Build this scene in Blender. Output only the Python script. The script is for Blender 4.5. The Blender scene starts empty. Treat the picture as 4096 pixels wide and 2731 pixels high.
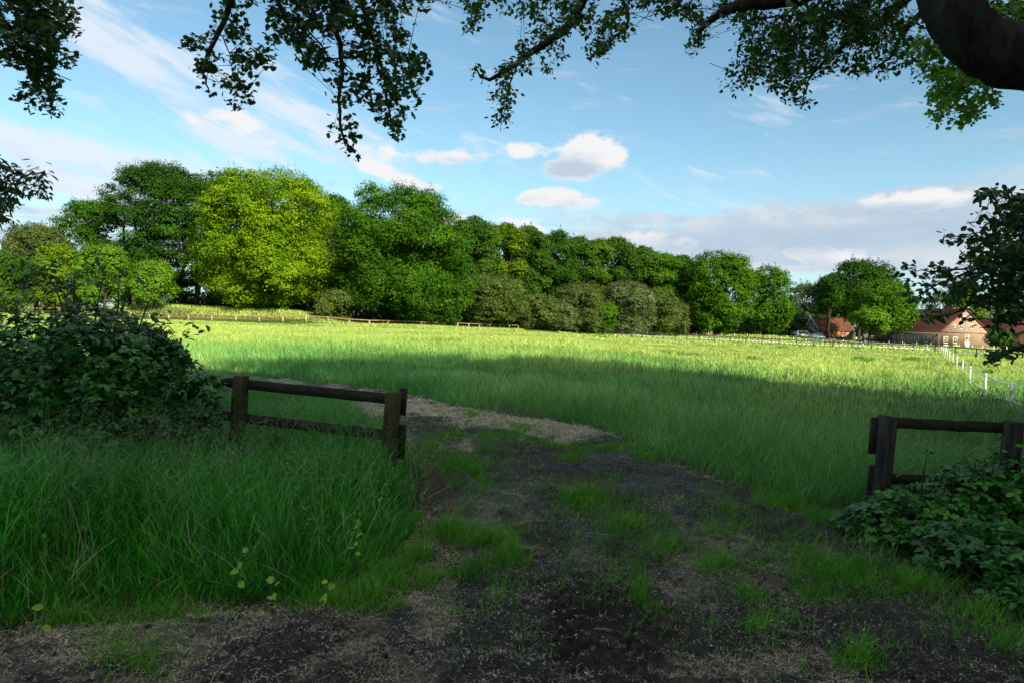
import bpy, math, random
import numpy as np
from mathutils import Vector, Matrix

rng = np.random.default_rng(7)
random.seed(7)
SC = bpy.context.scene
COL = SC.collection
pi = math.pi

# ------------------------------------------------------------------ camera
FOC = 2731.0                       # focal length in photograph pixels (24 mm on a 36 mm frame)
EYE = np.array([0.0, 0.0, 1.65])
PITCH, ROLL = math.radians(1.75), math.radians(2.1)
FWD = np.array([0, math.cos(PITCH), -math.sin(PITCH)])
U0 = np.array([0, math.sin(PITCH), math.cos(PITCH)])
R0 = np.array([1.0, 0, 0])
RGT = R0 * math.cos(ROLL) + U0 * math.sin(ROLL)
UP = U0 * math.cos(ROLL) - R0 * math.sin(ROLL)
cam_d = bpy.data.cameras.new('camera'); cam = bpy.data.objects.new('camera', cam_d); COL.objects.link(cam)
cam_d.lens = 24; cam_d.sensor_width = 36; cam_d.clip_end = 8000; cam_d.clip_start = 0.05
m = Matrix.Identity(4)
for i in range(3):
    m[i][0] = RGT[i]; m[i][1] = UP[i]; m[i][2] = -FWD[i]; m[i][3] = EYE[i]
cam.matrix_world = m
SC.camera = cam


def sst(a, b, x):
    t = np.clip((np.asarray(x, float) - a) / (b - a), 0, 1)
    return t * t * (3 - 2 * t)


def terr(x, y):
    x = np.asarray(x, float); y = np.asarray(y, float)
    z = -0.30 * sst(8, 22, y)
    z = z - 0.75 * sst(4, 17, x) * sst(10, 26, y)
    z = z + 0.9 * sst(150, 205, y) * sst(40, 70, x) * (1 - sst(62, 75, x - 0.2 * y + 15))
    z = z + 2.0 * sst(112, 121, y) * sst(-82, -66, x) * (1 - sst(-42, -26, x))
    z = z + 0.06 * (np.sin(x * .31 + 1.3) * np.sin(y * .27) + np.sin(x * .13 - y * .17)) * sst(16, 30, y)
    z = z + 0.12 * sst(-1.8, -4.2, x) * sst(2, 4.5, y) * (1 - sst(9, 13, y))
    return z


def ray(px, py):
    d = FWD + RGT * ((px - 2048) / FOC) - UP * ((py - 1365.5) / FOC)
    return d / np.linalg.norm(d)


def P(px, py, Y):                  # point of the sight line at distance Y in front of the viewpoint
    d = ray(px, py)
    return EYE + d * (Y / d[1])


def gp(px, py):                    # where a sight line meets the ground
    d = ray(px, py); t = 1.0
    for k in range(4000):
        p = EYE + d * t
        if p[2] <= terr(p[0], p[1]) or t > 400: break
        t *= 1.004
    p = EYE + d * t
    return np.array([p[0], p[1], float(terr(p[0], p[1]))])


def at(px, Y, py=1320):            # ground point under a picture column at distance Y
    p = P(px, py, Y)
    return np.array([p[0], p[1], float(terr(p[0], p[1]))])


# ------------------------------------------------------------------ noise
def _hash(ix, iy, s):
    h = (ix.astype(np.int64) * 374761393 + iy.astype(np.int64) * 668265263 + s * 974634777) & 0xffffffff
    h = ((h ^ (h >> 13)) * 1274126177) & 0xffffffff
    return ((h ^ (h >> 16)) & 0xffff) / 65535.0


def vnoise(x, y, s=0):
    ix = np.floor(x); iy = np.floor(y); fx = x - ix; fy = y - iy
    fx = fx * fx * (3 - 2 * fx); fy = fy * fy * (3 - 2 * fy)
    a = _hash(ix, iy, s); b = _hash(ix + 1, iy, s); c = _hash(ix, iy + 1, s); d = _hash(ix + 1, iy + 1, s)
    return (a * (1 - fx) + b * fx) * (1 - fy) + (c * (1 - fx) + d * fx) * fy


def fbm(x, y, s=0, o=4):
    r = 0; a = .5
    for k in range(o):
        r = r + a * vnoise(x, y, s + k); x = x * 2.03 + 17.1; y = y * 2.03 + 3.7; a *= .5
    return r


def inpoly(x, y, poly):
    c = np.zeros(len(x), bool); n = len(poly)
    for i in range(n):
        x1, y1 = poly[i][:2]; x2, y2 = poly[(i + 1) % n][:2]
        if y1 == y2: continue
        k = ((y1 > y) != (y2 > y)) & (x < (x2 - x1) * (y - y1) / (y2 - y1) + x1)
        c ^= k
    return c


def polydist(x, y, poly):
    d = np.full(len(x), 1e9); n = len(poly)
    for i in range(n):
        a = np.array(poly[i][:2]); b = np.array(poly[(i + 1) % n][:2]); ab = b - a
        t = np.clip(((x - a[0]) * ab[0] + (y - a[1]) * ab[1]) / (ab @ ab + 1e-12), 0, 1)
        d = np.minimum(d, np.hypot(x - a[0] - t * ab[0], y - a[1] - t * ab[1]))
    return d


# ------------------------------------------------------------------ mesh collector
def nrm(v):
    return v / (np.linalg.norm(v, axis=-1, keepdims=True) + 1e-9)


class MB:
    def __init__(self):
        self.v = []; self.f = []; self.r = []; self.n = 0

    def add(self, v, faces, rnd=None):
        v = np.asarray(v, float).reshape(-1, 3)
        if isinstance(faces, np.ndarray): faces = [faces]
        for k, fa in enumerate(faces):
            fa = np.asarray(fa, np.int64)
            self.f.append(fa + self.n)
            if rnd is None: self.r.append(np.full(len(fa), random.random()))
            else: self.r.append(np.broadcast_to(rnd if not isinstance(rnd, list) else rnd[k], (len(fa),)))
        self.v.append(v); self.n += len(v)
        return self

    def box(self, o, u, v, w):
        o, u, v, w = [np.asarray(q, float) for q in (o, u, v, w)]
        p = [o, o + u, o + u + v, o + v, o + w, o + u + w, o + u + v + w, o + v + w]
        f = [[0, 3, 2, 1], [4, 5, 6, 7], [0, 1, 5, 4], [1, 2, 6, 5], [2, 3, 7, 6], [3, 0, 4, 7]]
        if np.dot(np.cross(u, v), w) < 0: f = [q[::-1] for q in f]
        return self.add(p, np.array(f))

    def cbox(self, cx, cy, z0, sx, sy, sz):
        return self.box((cx - sx / 2, cy - sy / 2, z0), (sx, 0, 0), (0, sy, 0), (0, 0, sz))

    def beam(self, a, b, w, h, up=(0, 0, 1)):
        a = np.asarray(a, float); b = np.asarray(b, float); d = nrm(b - a)
        s = nrm(np.cross(d, up)); t = np.cross(s, d)
        return self.box(a - s * w / 2 - t * h / 2, b - a, s * w, t * h)

    def tube(self, pts, rad, sides=6):
        pts = np.asarray(pts, float); n = len(pts)
        rad = np.broadcast_to(rad, (n,)) if np.ndim(rad) == 0 else np.asarray(rad, float)
        t = nrm(np.gradient(pts, axis=0)); ref = np.array([0.31, 0.17, 0.93])
        if abs(t[0] @ ref) > .9: ref = np.array([1.0, 0.2, 0])
        a = nrm(np.cross(t, ref)); b = np.cross(t, a)
        th = np.arange(sides) * 2 * pi / sides
        v = pts[:, None] + rad[:, None, None] * (a[:, None] * np.cos(th)[None, :, None] + b[:, None] * np.sin(th)[None, :, None])
        i = np.arange(n - 1)[:, None]; j = np.arange(sides)[None]
        q = np.stack([i * sides + j, i * sides + (j + 1) % sides, (i + 1) * sides + (j + 1) % sides, (i + 1) * sides + j], -1).reshape(-1, 4)
        caps = np.array([list(range(sides))[::-1], [(n - 1) * sides + k for k in range(sides)]])
        return self.add(v.reshape(-1, 3), [q, caps])

    def prism(self, pts2, o, u, v, w):  # polygon in the u,v plane pushed along w
        o, u, v, w = [np.asarray(q, float) for q in (o, u, v, w)]
        k = len(pts2)
        lo = [o + u * a + v * b for a, b in pts2]; hi = [p + w for p in lo]
        sides = np.array([[i, (i + 1) % k, k + (i + 1) % k, k + i] for i in range(k)])
        return self.add(lo + hi, [np.array([list(range(k))[::-1]]), np.array([[k + i for i in range(k)]]), sides])

    def cyl(self, a, b, r, sides=16):
        return self.tube([a, b], r, sides)

    def cards(self, pos, N, T, L, W, tpl, faces, rnd=None):
        """many small leaf faces: tpl rows are (along, across, off) in leaf lengths / widths"""
        n = len(pos)
        N = nrm(N); T = nrm(T - N * (T * N).sum(-1, keepdims=True)); B = np.cross(N, T)
        L = np.broadcast_to(L, (n,)); W = np.broadcast_to(W, (n,))
        tpl = np.asarray(tpl, float)
        v = pos[:, None] + T[:, None] * (tpl[None, :, 0:1] * L[:, None, None]) + B[:, None] * (tpl[None, :, 1:2] * W[:, None, None]) + N[:, None] * (tpl[None, :, 2:3] * L[:, None, None])
        if rnd is None: rnd = rng.random(n)
        k = len(tpl); off = np.arange(n) * k
        fl = []; rl = []
        for f in faces:
            fl.append(off[:, None] + np.asarray(f)[None]); rl.append(rnd)
        return self.add(v.reshape(-1, 3), fl, rl)

    def build(self, name, mat, parent=None, smooth=False, local=False):
        v = np.concatenate(self.v) if self.v else np.zeros((0, 3))
        if parent is not None and not local:
            v = v - np.array(root_of(parent))
        me = bpy.data.meshes.new(name)
        me.vertices.add(len(v)); me.vertices.foreach_set('co', v.astype(np.float32).ravel())
        li = np.concatenate([f.ravel() for f in self.f]).astype(np.int32)
        sz = np.concatenate([np.full(len(f), f.shape[1]) for f in self.f]).astype(np.int32)
        st = np.concatenate([[0], np.cumsum(sz)[:-1]]).astype(np.int32)
        me.loops.add(len(li)); me.loops.foreach_set('vertex_index', li)
        me.polygons.add(len(sz)); me.polygons.foreach_set('loop_start', st); me.polygons.foreach_set('loop_total', sz)
        if smooth: me.polygons.foreach_set('use_smooth', np.ones(len(sz), bool))
        me.update(calc_edges=True)
        at_ = me.attributes.new('rnd', 'FLOAT', 'FACE')
        at_.data.foreach_set('value', np.concatenate(self.r).astype(np.float32))
        me.materials.append(mat)
        o = bpy.data.objects.new(name, me); COL.objects.link(o)
        if parent is not None: o.parent = parent
        return o


def root_of(o):
    p = np.zeros(3)
    while o is not None:
        p = p + np.array(o.location); o = o.parent
    return p


def tag(o, label=None, cat=None, group=None, kind=None):
    if label: o['label'] = label
    if cat: o['category'] = cat
    if group: o['group'] = group
    if kind: o['kind'] = kind
    return o


def thing(name, label, cat, loc, group=None, rz=0):
    o = bpy.data.objects.new(name, None); COL.objects.link(o)
    o.location = [float(q) for q in loc]; o.rotation_euler = (0, 0, rz); o.empty_display_size = .2
    return tag(o, label, cat, group)


# ------------------------------------------------------------------ materials
class NT:
    def __init__(self, tree):
        self.t = tree; tree.nodes.clear()

    def n(self, typ, **kw):
        nd = self.t.nodes.new(typ)
        for k, v in kw.items(): setattr(nd, k, v)
        return nd

    def put(self, sock, v):
        if isinstance(v, bpy.types.NodeSocket): self.t.links.new(v, sock)
        else:
            if isinstance(v, (tuple, list)) and sock.type == 'RGBA' and len(v) == 3: v = (*v, 1)
            sock.default_value = v

    def math(self, op, a, b=0.0, c=None, clamp=False):
        nd = self.n('ShaderNodeMath', operation=op, use_clamp=clamp)
        self.put(nd.inputs[0], a); self.put(nd.inputs[1], b)
        if c is not None: self.put(nd.inputs[2], c)
        return nd.outputs[0]

    def vmath(self, op, a, b=None, c=None):
        nd = self.n('ShaderNodeVectorMath', operation=op)
        self.put(nd.inputs[0], a)
        if b is not None: self.put(nd.inputs[1], b)
        if c is not None: self.put(nd.inputs[2], c)
        return nd.outputs['Value'] if op == 'LENGTH' else nd.outputs[0]

    def mix(self, f, a, b, blend='MIX'):
        nd = self.n('ShaderNodeMix', data_type='RGBA', blend_type=blend)
        self.put(nd.inputs[0], f); self.put(nd.inputs[6], a); self.put(nd.inputs[7], b)
        return nd.outputs[2]

    def noise(self, vec, scale, detail=3.0, rough=.55, dist=0.0, dims='3D'):
        nd = self.n('ShaderNodeTexNoise', noise_dimensions=dims)
        if vec is not None: self.put(nd.inputs['Vector'], vec)
        nd.inputs['Scale'].default_value = scale; nd.inputs['Detail'].default_value = detail
        nd.inputs['Roughness'].default_value = rough; nd.inputs['Distortion'].default_value = dist
        return nd.outputs[0]

    def rng(self, v, a, b, c=0.0, d=1.0, smooth=True):
        nd = self.n('ShaderNodeMapRange')
        if smooth: nd.interpolation_type = 'SMOOTHSTEP'
        self.put(nd.inputs[0], v)
        for i, q in enumerate((a, b, c, d)): self.put(nd.inputs[1 + i], q)
        return nd.outputs[0]

    def ramp(self, f, stops):
        nd = self.n('ShaderNodeValToRGB'); cr = nd.color_ramp
        while len(cr.elements) < len(stops): cr.elements.new(.5)
        for e, (p, c) in zip(cr.elements, stops): e.position = p; e.color = (*c, 1)
        self.put(nd.inputs[0], f)
        return nd.outputs[0]

    def bump(self, h, strength=.5, dist=.02):
        nd = self.n('ShaderNodeBump'); nd.inputs['Strength'].default_value = strength; nd.inputs['Distance'].default_value = dist
        self.put(nd.inputs['Height'], h)
        return nd.outputs[0]

    def bsdf(self, col, rough=.7, spec=.3, normal=None, metal=0.0):
        nd = self.n('ShaderNodeBsdfPrincipled')
        self.put(nd.inputs['Base Color'], col); self.put(nd.inputs['Roughness'], rough)
        nd.inputs['Specular IOR Level'].default_value = spec; nd.inputs['Metallic'].default_value = metal
        if normal is not None: self.put(nd.inputs['Normal'], normal)
        return nd.outputs[0]

    def out(self, s):
        o = self.n('ShaderNodeOutputMaterial'); self.put(o.inputs['Surface'], s)

    def obj(self):
        return self.n('ShaderNodeTexCoord').outputs['Object']

    def pos(self):
        return self.n('ShaderNodeNewGeometry').outputs['Position']

    def scale(self, v, s):
        return self.vmath('MULTIPLY', v, s)


def newmat(name):
    mt = bpy.data.materials.new(name); mt.use_nodes = True
    return mt, NT(mt.node_tree)


def leaf_mat(name, stops, trans=.35, rough=.5, spec=.25, patch=.12, tint=(1.25, 1.15, .5), pamt=.35, warm=None, dry=None):
    """foliage: colour by leaf, drifting over metres; light passes through the blade"""
    mt, t = newmat(name)
    at_ = t.n('ShaderNodeAttribute', attribute_name='rnd').outputs['Fac']
    nz = t.noise(t.pos(), patch, 3)
    k = t.math('ADD', t.math('MULTIPLY', at_, 1 - pamt), t.math('MULTIPLY', t.rng(nz, .3, .7), pamt), clamp=True)
    col = t.ramp(k, stops)
    if warm is not None:
        col = t.mix(t.math('MULTIPLY', t.rng(t.noise(t.pos(), warm[0], 4, .6), .45, .7), warm[2]), col, warm[1])
    if dry is not None:                            # drier, yellower sward further out; also puts the sunlit-against-shaded difference into the colour
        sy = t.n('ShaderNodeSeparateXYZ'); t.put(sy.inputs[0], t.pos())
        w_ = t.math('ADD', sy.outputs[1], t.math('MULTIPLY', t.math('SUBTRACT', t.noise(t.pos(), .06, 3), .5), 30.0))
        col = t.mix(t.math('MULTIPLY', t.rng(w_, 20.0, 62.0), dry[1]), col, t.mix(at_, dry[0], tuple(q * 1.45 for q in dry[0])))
    d = t.bsdf(col, rough, spec)
    tr = t.n('ShaderNodeBsdfTranslucent')
    t.put(tr.inputs[0], t.mix(1.0, col, tint, 'MULTIPLY'))
    ms = t.n('ShaderNodeMixShader'); ms.inputs[0].default_value = trans
    t.put(ms.inputs[1], d); t.put(ms.inputs[2], tr.outputs[0])
    t.out(ms.outputs[0])
    return mt


def wood_mat(name, c1, c2, scale=(3, 3, 40), rough=.85, green=None):
    mt, t = newmat(name)
    v = t.scale(t.obj(), scale)
    g = t.noise(v, 1.0, 5, .65, .4)
    col = t.ramp(t.rng(g, .3, .7), [(0, c1), (1, c2)])
    if green:
        col = t.mix(t.math('MULTIPLY', t.rng(t.noise(t.obj(), 5, 4), .42, .62), .75), col, green)
    t.out(t.bsdf(col, rough, .2, t.bump(g, .6, .01)))
    return mt


def plain_mat(name, c, rough=.6, spec=.4, var=.25, metal=0.0, scale=3):
    mt, t = newmat(name)
    nz = t.noise(t.obj(), scale, 5, .6)
    col = t.mix(t.rng(nz, .3, .75), tuple(q * (1 - var) for q in c), tuple(min(1, q * (1 + var)) for q in c))
    t.out(t.bsdf(col, rough, spec, None, metal))
    return mt


def bark_mat(name, c1, c2, moss=None):
    mt, t = newmat(name)
    o = t.obj()
    a = t.noise(t.scale(o, (9, 9, 2.2)), 1.0, 6, .65, .6)
    b = t.noise(o, 1.3, 4)
    col = t.mix(t.rng(a, .3, .7), c1, c2)
    if moss: col = t.mix(t.math('MULTIPLY', t.rng(b, .45, .65), .8), col, moss)
    t.out(t.bsdf(col, .9, .06, t.bump(a, 1.0, .035)))
    return mt


M = {}
# sunlit tree greens
M['oak_yellow'] = leaf_mat('oak_yellow', [(0, (.024, .072, .003)), (.45, (.078, .165, .004)), (.8, (.16, .255, .006)), (1, (.26, .345, .010))], .2, .6, .04, patch=.25)
M['oak_mid'] = leaf_mat('oak_mid', [(0, (.010, .042, .003)), (.5, (.028, .088, .005)), (1, (.085, .19, .010))], .2, .6, .03, patch=.25)
M['beech_dark'] = leaf_mat('beech_dark', [(0, (.007, .030, .004)), (.5, (.018, .062, .006)), (1, (.055, .14, .010))], .2, .6, .03, patch=.3)
M['hornbeam'] = leaf_mat('hornbeam', [(0, (.012, .040, .006)), (.5, (.030, .080, .009)), (1, (.075, .15, .015))], .22, .6, .03, patch=.2)
M['hornbeam_yellow'] = leaf_mat('hornbeam_yellow', [(0, (.022, .062, .004)), (.5, (.06, .125, .006)), (1, (.135, .22, .010))], .25, .6, .03, patch=.2)
M['lime'] = leaf_mat('lime', [(0, (.013, .054, .003)), (.5, (.038, .110, .005)), (1, (.10, .215, .010))], .22, .6, .03, patch=.2)
M['shrub_light'] = leaf_mat('shrub_light', [(0, (.035, .10, .008)), (.5, (.075, .18, .012)), (1, (.15, .28, .02))], .28, .6, .05, patch=.4)
M['shrub_gold'] = leaf_mat('shrub_gold', [(0, (.04, .09, .005)), (.5, (.085, .165, .008)), (1, (.155, .25, .014))], .28, .6, .05, patch=.4)
M['hawthorn'] = leaf_mat('hawthorn', [(0, (.020, .044, .008)), (.5, (.055, .095, .018)), (1, (.13, .18, .045))], .2, .6, .05, patch=.5)
M['hawthorn_brown'] = leaf_mat('hawthorn_brown', [(0, (.022, .044, .009)), (.5, (.060, .092, .022)), (1, (.14, .165, .05))], .2, .6, .05, patch=.5)
M['hawthorn_grey'] = leaf_mat('hawthorn_grey', [(0, (.03, .055, .018)), (.5, (.065, .105, .035)), (1, (.19, .23, .11))], .2, .6, .05, patch=.5)
M['far_tree'] = leaf_mat('far_tree', [(0, (.025, .055, .018)), (1, (.075, .13, .035))], .3, patch=.15)
M['under'] = leaf_mat('under', [(0, (.010, .028, .005)), (1, (.035, .085, .010))], .2, patch=.3)
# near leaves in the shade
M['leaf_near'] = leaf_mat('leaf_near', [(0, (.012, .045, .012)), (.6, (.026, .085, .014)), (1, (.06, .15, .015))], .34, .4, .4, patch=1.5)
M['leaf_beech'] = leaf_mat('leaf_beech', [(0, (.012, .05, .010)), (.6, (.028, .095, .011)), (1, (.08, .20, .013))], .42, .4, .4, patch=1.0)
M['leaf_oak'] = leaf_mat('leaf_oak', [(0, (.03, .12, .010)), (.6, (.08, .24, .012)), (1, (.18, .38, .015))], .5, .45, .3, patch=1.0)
M['bramble'] = leaf_mat('bramble', [(0, (.008, .055, .008)), (.6, (.022, .14, .012)), (.93, (.07, .26, .02)), (1, (.18, .30, .04))], .25, .36, .4, patch=1.5)
M['bramble_bright'] = leaf_mat('bramble_bright', [(0, (.02, .10, .010)), (1, (.08, .26, .016))], .35, .35, .5, patch=1.5)
M['shoot'] = leaf_mat('shoot', [(0, (.012, .05, .016)), (1, (.05, .15, .035))], .3, .38, .45, patch=1.5)
M['sprout'] = leaf_mat('sprout', [(0, (.13, .30, .02)), (1, (.28, .44, .04))], .4, .45, .4, patch=3)
M['cane'] = plain_mat('cane', (.05, .035, .02), .7, .3)
M['twig'] = plain_mat('twig', (.035, .028, .02), .8, .2)
M['bark'] = bark_mat('bark', (.022, .019, .015), (.06, .055, .045))
M['bark_beech'] = bark_mat('bark_beech', (.012, .0115, .0095), (.042, .040, .032), (.03, .036, .012))
# grass
M['verge'] = leaf_mat('verge', [(0, (.006, .065, .004)), (.5, (.022, .21, .008)), (.9, (.085, .42, .016)), (1, (.18, .50, .035))], .18, .4, .3, patch=1.2)
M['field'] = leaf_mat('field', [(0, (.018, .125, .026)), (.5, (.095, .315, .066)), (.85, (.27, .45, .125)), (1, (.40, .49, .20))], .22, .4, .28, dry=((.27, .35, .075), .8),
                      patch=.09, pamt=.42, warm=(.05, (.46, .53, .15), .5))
M['stem_seed'] = leaf_mat('stem_seed', [(0, (.05, .08, .03)), (1, (.13, .15, .07))], .25, .6, .2, patch=.5)
M['pale_seed'] = leaf_mat('pale_seed', [(0, (.10, .18, .09)), (1, (.24, .29, .17))], .3, .6, .3, patch=.5)
M['tuft'] = leaf_mat('tuft', [(0, (.03, .15, .010)), (.6, (.08, .28, .016)), (1, (.20, .40, .04))], .2, .45, .25, patch=2)
M['straw'] = leaf_mat('straw', [(0, (.16, .135, .09)), (.5, (.40, .345, .23)), (1, (.66, .60, .44))], .1, .7, .25, patch=2)
M['litter'] = leaf_mat('litter', [(0, (.016, .014, .012)), (.4, (.08, .066, .052)), (.75, (.20, .175, .14)), (1, (.42, .39, .34))], .1, .5, .5, patch=2)
M['flower'] = plain_mat('flower', (.35, .16, .42), .6, .2)
M['white_flower'] = plain_mat('white_flower', (.75, .75, .7), .6, .2)
# timber, metal, masonry
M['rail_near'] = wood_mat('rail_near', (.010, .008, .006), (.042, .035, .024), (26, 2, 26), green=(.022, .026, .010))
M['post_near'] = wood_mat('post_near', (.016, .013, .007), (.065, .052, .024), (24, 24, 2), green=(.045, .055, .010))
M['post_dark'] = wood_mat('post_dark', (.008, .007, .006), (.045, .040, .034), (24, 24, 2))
M['rail_far'] = wood_mat('rail_far', (.13, .09, .05), (.26, .19, .12), (2, 2, 8))
M['post_far'] = wood_mat('post_far', (.22, .17, .11), (.42, .35, .26), (8, 8, 2))
M['post_brown'] = wood_mat('post_brown', (.05, .035, .02), (.11, .08, .05), (8, 8, 2))
M['white_plastic'] = plain_mat('white_plastic', (.78, .78, .76), .4, .5, .06)
M['tape'] = plain_mat('tape', (.76, .78, .78), .5, .4, .06)
M['tape_dull'] = plain_mat('tape_dull', (.11, .095, .065), .7, .2, .2)


def brick_mat(name, c1, c2, mortar, sc=1.0, patchy=.5):
    mt, t = newmat(name)
    o = t.obj(); s = t.n('ShaderNodeSeparateXYZ'); t.put(s.inputs[0], o)
    cv = t.n('ShaderNodeCombineXYZ'); t.put(cv.inputs[0], t.math('ADD', s.outputs[0], s.outputs[1])); t.put(cv.inputs[1], s.outputs[2])
    b = t.n('ShaderNodeTexBrick'); t.put(b.inputs['Vector'], cv.outputs[0])
    b.inputs['Scale'].default_value = 1.0; b.inputs['Brick Width'].default_value = .27 * sc; b.inputs['Row Height'].default_value = .09 * sc
    b.inputs['Mortar Size'].default_value = .012 * sc
    t.put(b.inputs['Color1'], c1); t.put(b.inputs['Color2'], c2); t.put(b.inputs['Mortar'], mortar)
    nz = t.noise(o, .5, 5, .65)
    col = t.mix(t.math('MULTIPLY', t.rng(nz, .35, .7), patchy), b.outputs[0], tuple(q * .55 for q in c1))
    col = t.mix(t.math('MULTIPLY', t.rng(t.noise(o, 2.2, 4), .5, .75), .5), col, (.36, .29, .22))
    t.out(t.bsdf(col, .9, .15, t.bump(b.outputs[1], -.4, .01)))
    return mt


def tile_mat(name, c1, c2, row=.35):
    mt, t = newmat(name)
    o = t.obj(); s = t.n('ShaderNodeSeparateXYZ'); t.put(s.inputs[0], o)
    rowv = t.math('FRACT', t.math('DIVIDE', s.outputs[2], row * .72))
    wav = t.math('SINE', t.math('MULTIPLY', s.outputs[1], 2 * pi / .30))
    cell = t.n('ShaderNodeTexWhiteNoise', noise_dimensions='2D')
    cv = t.n('ShaderNodeCombineXYZ'); t.put(cv.inputs[0], t.math('FLOOR', t.math('DIVIDE', s.outputs[1], .30))); t.put(cv.inputs[1], t.math('FLOOR', t.math('DIVIDE', s.outputs[2], row * .72)))
    t.put(cell.inputs['Vector'], cv.outputs[0])
    nz = t.noise(t.scale(o, (1, .35, 1)), .8, 5, .65)
    k = t.math('ADD', t.math('MULTIPLY', cell.outputs[0], .45), t.math('MULTIPLY', t.rng(nz, .3, .7), .55))
    col = t.mix(k, c1, c2)
    h = t.math('ADD', t.math('MULTIPLY', rowv, -1.0), t.math('MULTIPLY', wav, .35))
    t.out(t.bsdf(col, .8, .25, t.bump(h, .9, .06)))
    return mt


M['brick_warm'] = brick_mat('brick_warm', (.24, .135, .09), (.31, .20, .14), (.34, .29, .24), 1.3)
M['brick_dark'] = brick_mat('brick_dark', (.10, .085, .08), (.15, .12, .11), (.17, .15, .14), 1.3)
M['brick_red'] = brick_mat('brick_red', (.17, .065, .035), (.24, .10, .05), (.22, .15, .11), 1.3)
M['tile_red'] = tile_mat('tile_red', (.085, .03, .02), (.21, .075, .045))
M['tile_new'] = tile_mat('tile_new', (.13, .04, .036), (.20, .065, .055))
M['tile_barn'] = tile_mat('tile_barn', (.07, .026, .016), (.15, .055, .03))
M['stone'] = plain_mat('stone', (.56, .50, .38), .8, .2, .2)
M['frame_white'] = plain_mat('frame_white', (.70, .70, .66), .5, .4, .1)
M['shutter'] = plain_mat('shutter', (.16, .22, .13), .6, .3, .2)
M['timber'] = plain_mat('timber', (.03, .022, .018), .8, .2, .3)
M['verge_board'] = plain_mat('verge_board', (.42, .50, .52), .6, .3, .1)
M['door_orange'] = wood_mat('door_orange', (.20, .075, .02), (.30, .115, .032), (12, 12, 1))
M['plank'] = wood_mat('plank', (.20, .11, .055), (.34, .20, .10), (9, 9, .6))
M['gutter'] = plain_mat('gutter', (.35, .42, .40), .4, .5, .1)
M['tyre'] = plain_mat('tyre', (.015, .015, .016), .8, .3, .2)
M['rim'] = plain_mat('rim', (.45, .45, .46), .3, .5, .1, .8)
M['lamp_red'] = plain_mat('lamp_red', (.45, .02, .02), .2, .5, .1)
M['skin'] = plain_mat('skin', (.45, .28, .2), .6, .3, .1)


def glass_mat():
    mt, t = newmat('glass_dark')
    t.out(t.bsdf(t.mix(t.noise(t.obj(), 2.0), (.012, .014, .016), (.04, .045, .05)), .08, .6))
    return mt


M['glass'] = glass_mat()


def paint_mat(name, c):
    mt, t = newmat(name)
    b = t.n('ShaderNodeBsdfPrincipled')
    t.put(b.inputs['Base Color'], t.mix(t.noise(t.obj(), 1.5), tuple(q * .92 for q in c), c)); b.inputs['Roughness'].default_value = .3
    b.inputs['Coat Weight'].default_value = .6; b.inputs['Coat Roughness'].default_value = .06
    t.out(b.outputs[0])
    return mt


# ------------------------------------------------------------------ sun and sky
SUN_AZ, SUN_EL = math.radians(145), math.radians(29)     # azimuth clockwise from +Y
to_sun = Vector((math.sin(SUN_AZ) * math.cos(SUN_EL), math.cos(SUN_AZ) * math.cos(SUN_EL), math.sin(SUN_EL)))
sd = bpy.data.lights.new('sun', 'SUN'); sd.energy = 5.0; sd.angle = math.radians(.55); sd.color = (1, .85, .60)
so = bpy.data.objects.new('sun', sd); COL.objects.link(so); so.rotation_euler = to_sun.to_track_quat('Z', 'Y').to_euler()

W = bpy.data.worlds.new('World'); SC.world = W; W.use_nodes = True
t = NT(W.node_tree)
sky = t.n('ShaderNodeTexSky', sky_type='NISHITA'); sky.sun_disc = False
sky.sun_elevation = SUN_EL; sky.sun_rotation = SUN_AZ; sky.altitude = 50; sky.air_density = 1.0; sky.dust_density = .8; sky.ozone_density = 2.0
gen = t.n('ShaderNodeTexCoord').outputs['Generated']
sp = t.n('ShaderNodeSeparateXYZ'); t.put(sp.inputs[0], t.vmath('NORMALIZE', gen))
az = t.math('ARCTAN2', sp.outputs[0], sp.outputs[1])
el = t.math('ARCSINE', sp.outputs[2])
cv = t.n('ShaderNodeCombineXYZ'); t.put(cv.inputs[0], az); t.put(cv.inputs[1], el)
AE = cv.outputs[0]


def ae(px, py):
    d = ray(px, py)
    return math.atan2(d[0], d[1]), math.asin(d[2])


def ellsum(blobs):
    """sum of soft ellipses given in photograph pixels: (px, py, rx, ry, strength, slope in degrees)"""
    tot = None
    for px, py, rx, ry, amp, slope in blobs:
        a0, e0 = ae(px, py); s = 1 / FOC
        th = math.radians(-slope) - ROLL
        mp = t.n('ShaderNodeMapping', vector_type='TEXTURE')
        mp.inputs['Location'].default_value = (a0, e0, 0); mp.inputs['Rotation'].default_value = (0, 0, th)
        mp.inputs['Scale'].default_value = (rx * s, ry * s, 1)
        t.put(mp.inputs['Vector'], AE)
        l = t.vmath('LENGTH', mp.outputs[0])
        v = t.math('MULTIPLY', t.math('SUBTRACT', 1.0, l, clamp=True), amp)
        tot = v if tot is None else t.math('ADD', tot, v)
    return tot


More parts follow.
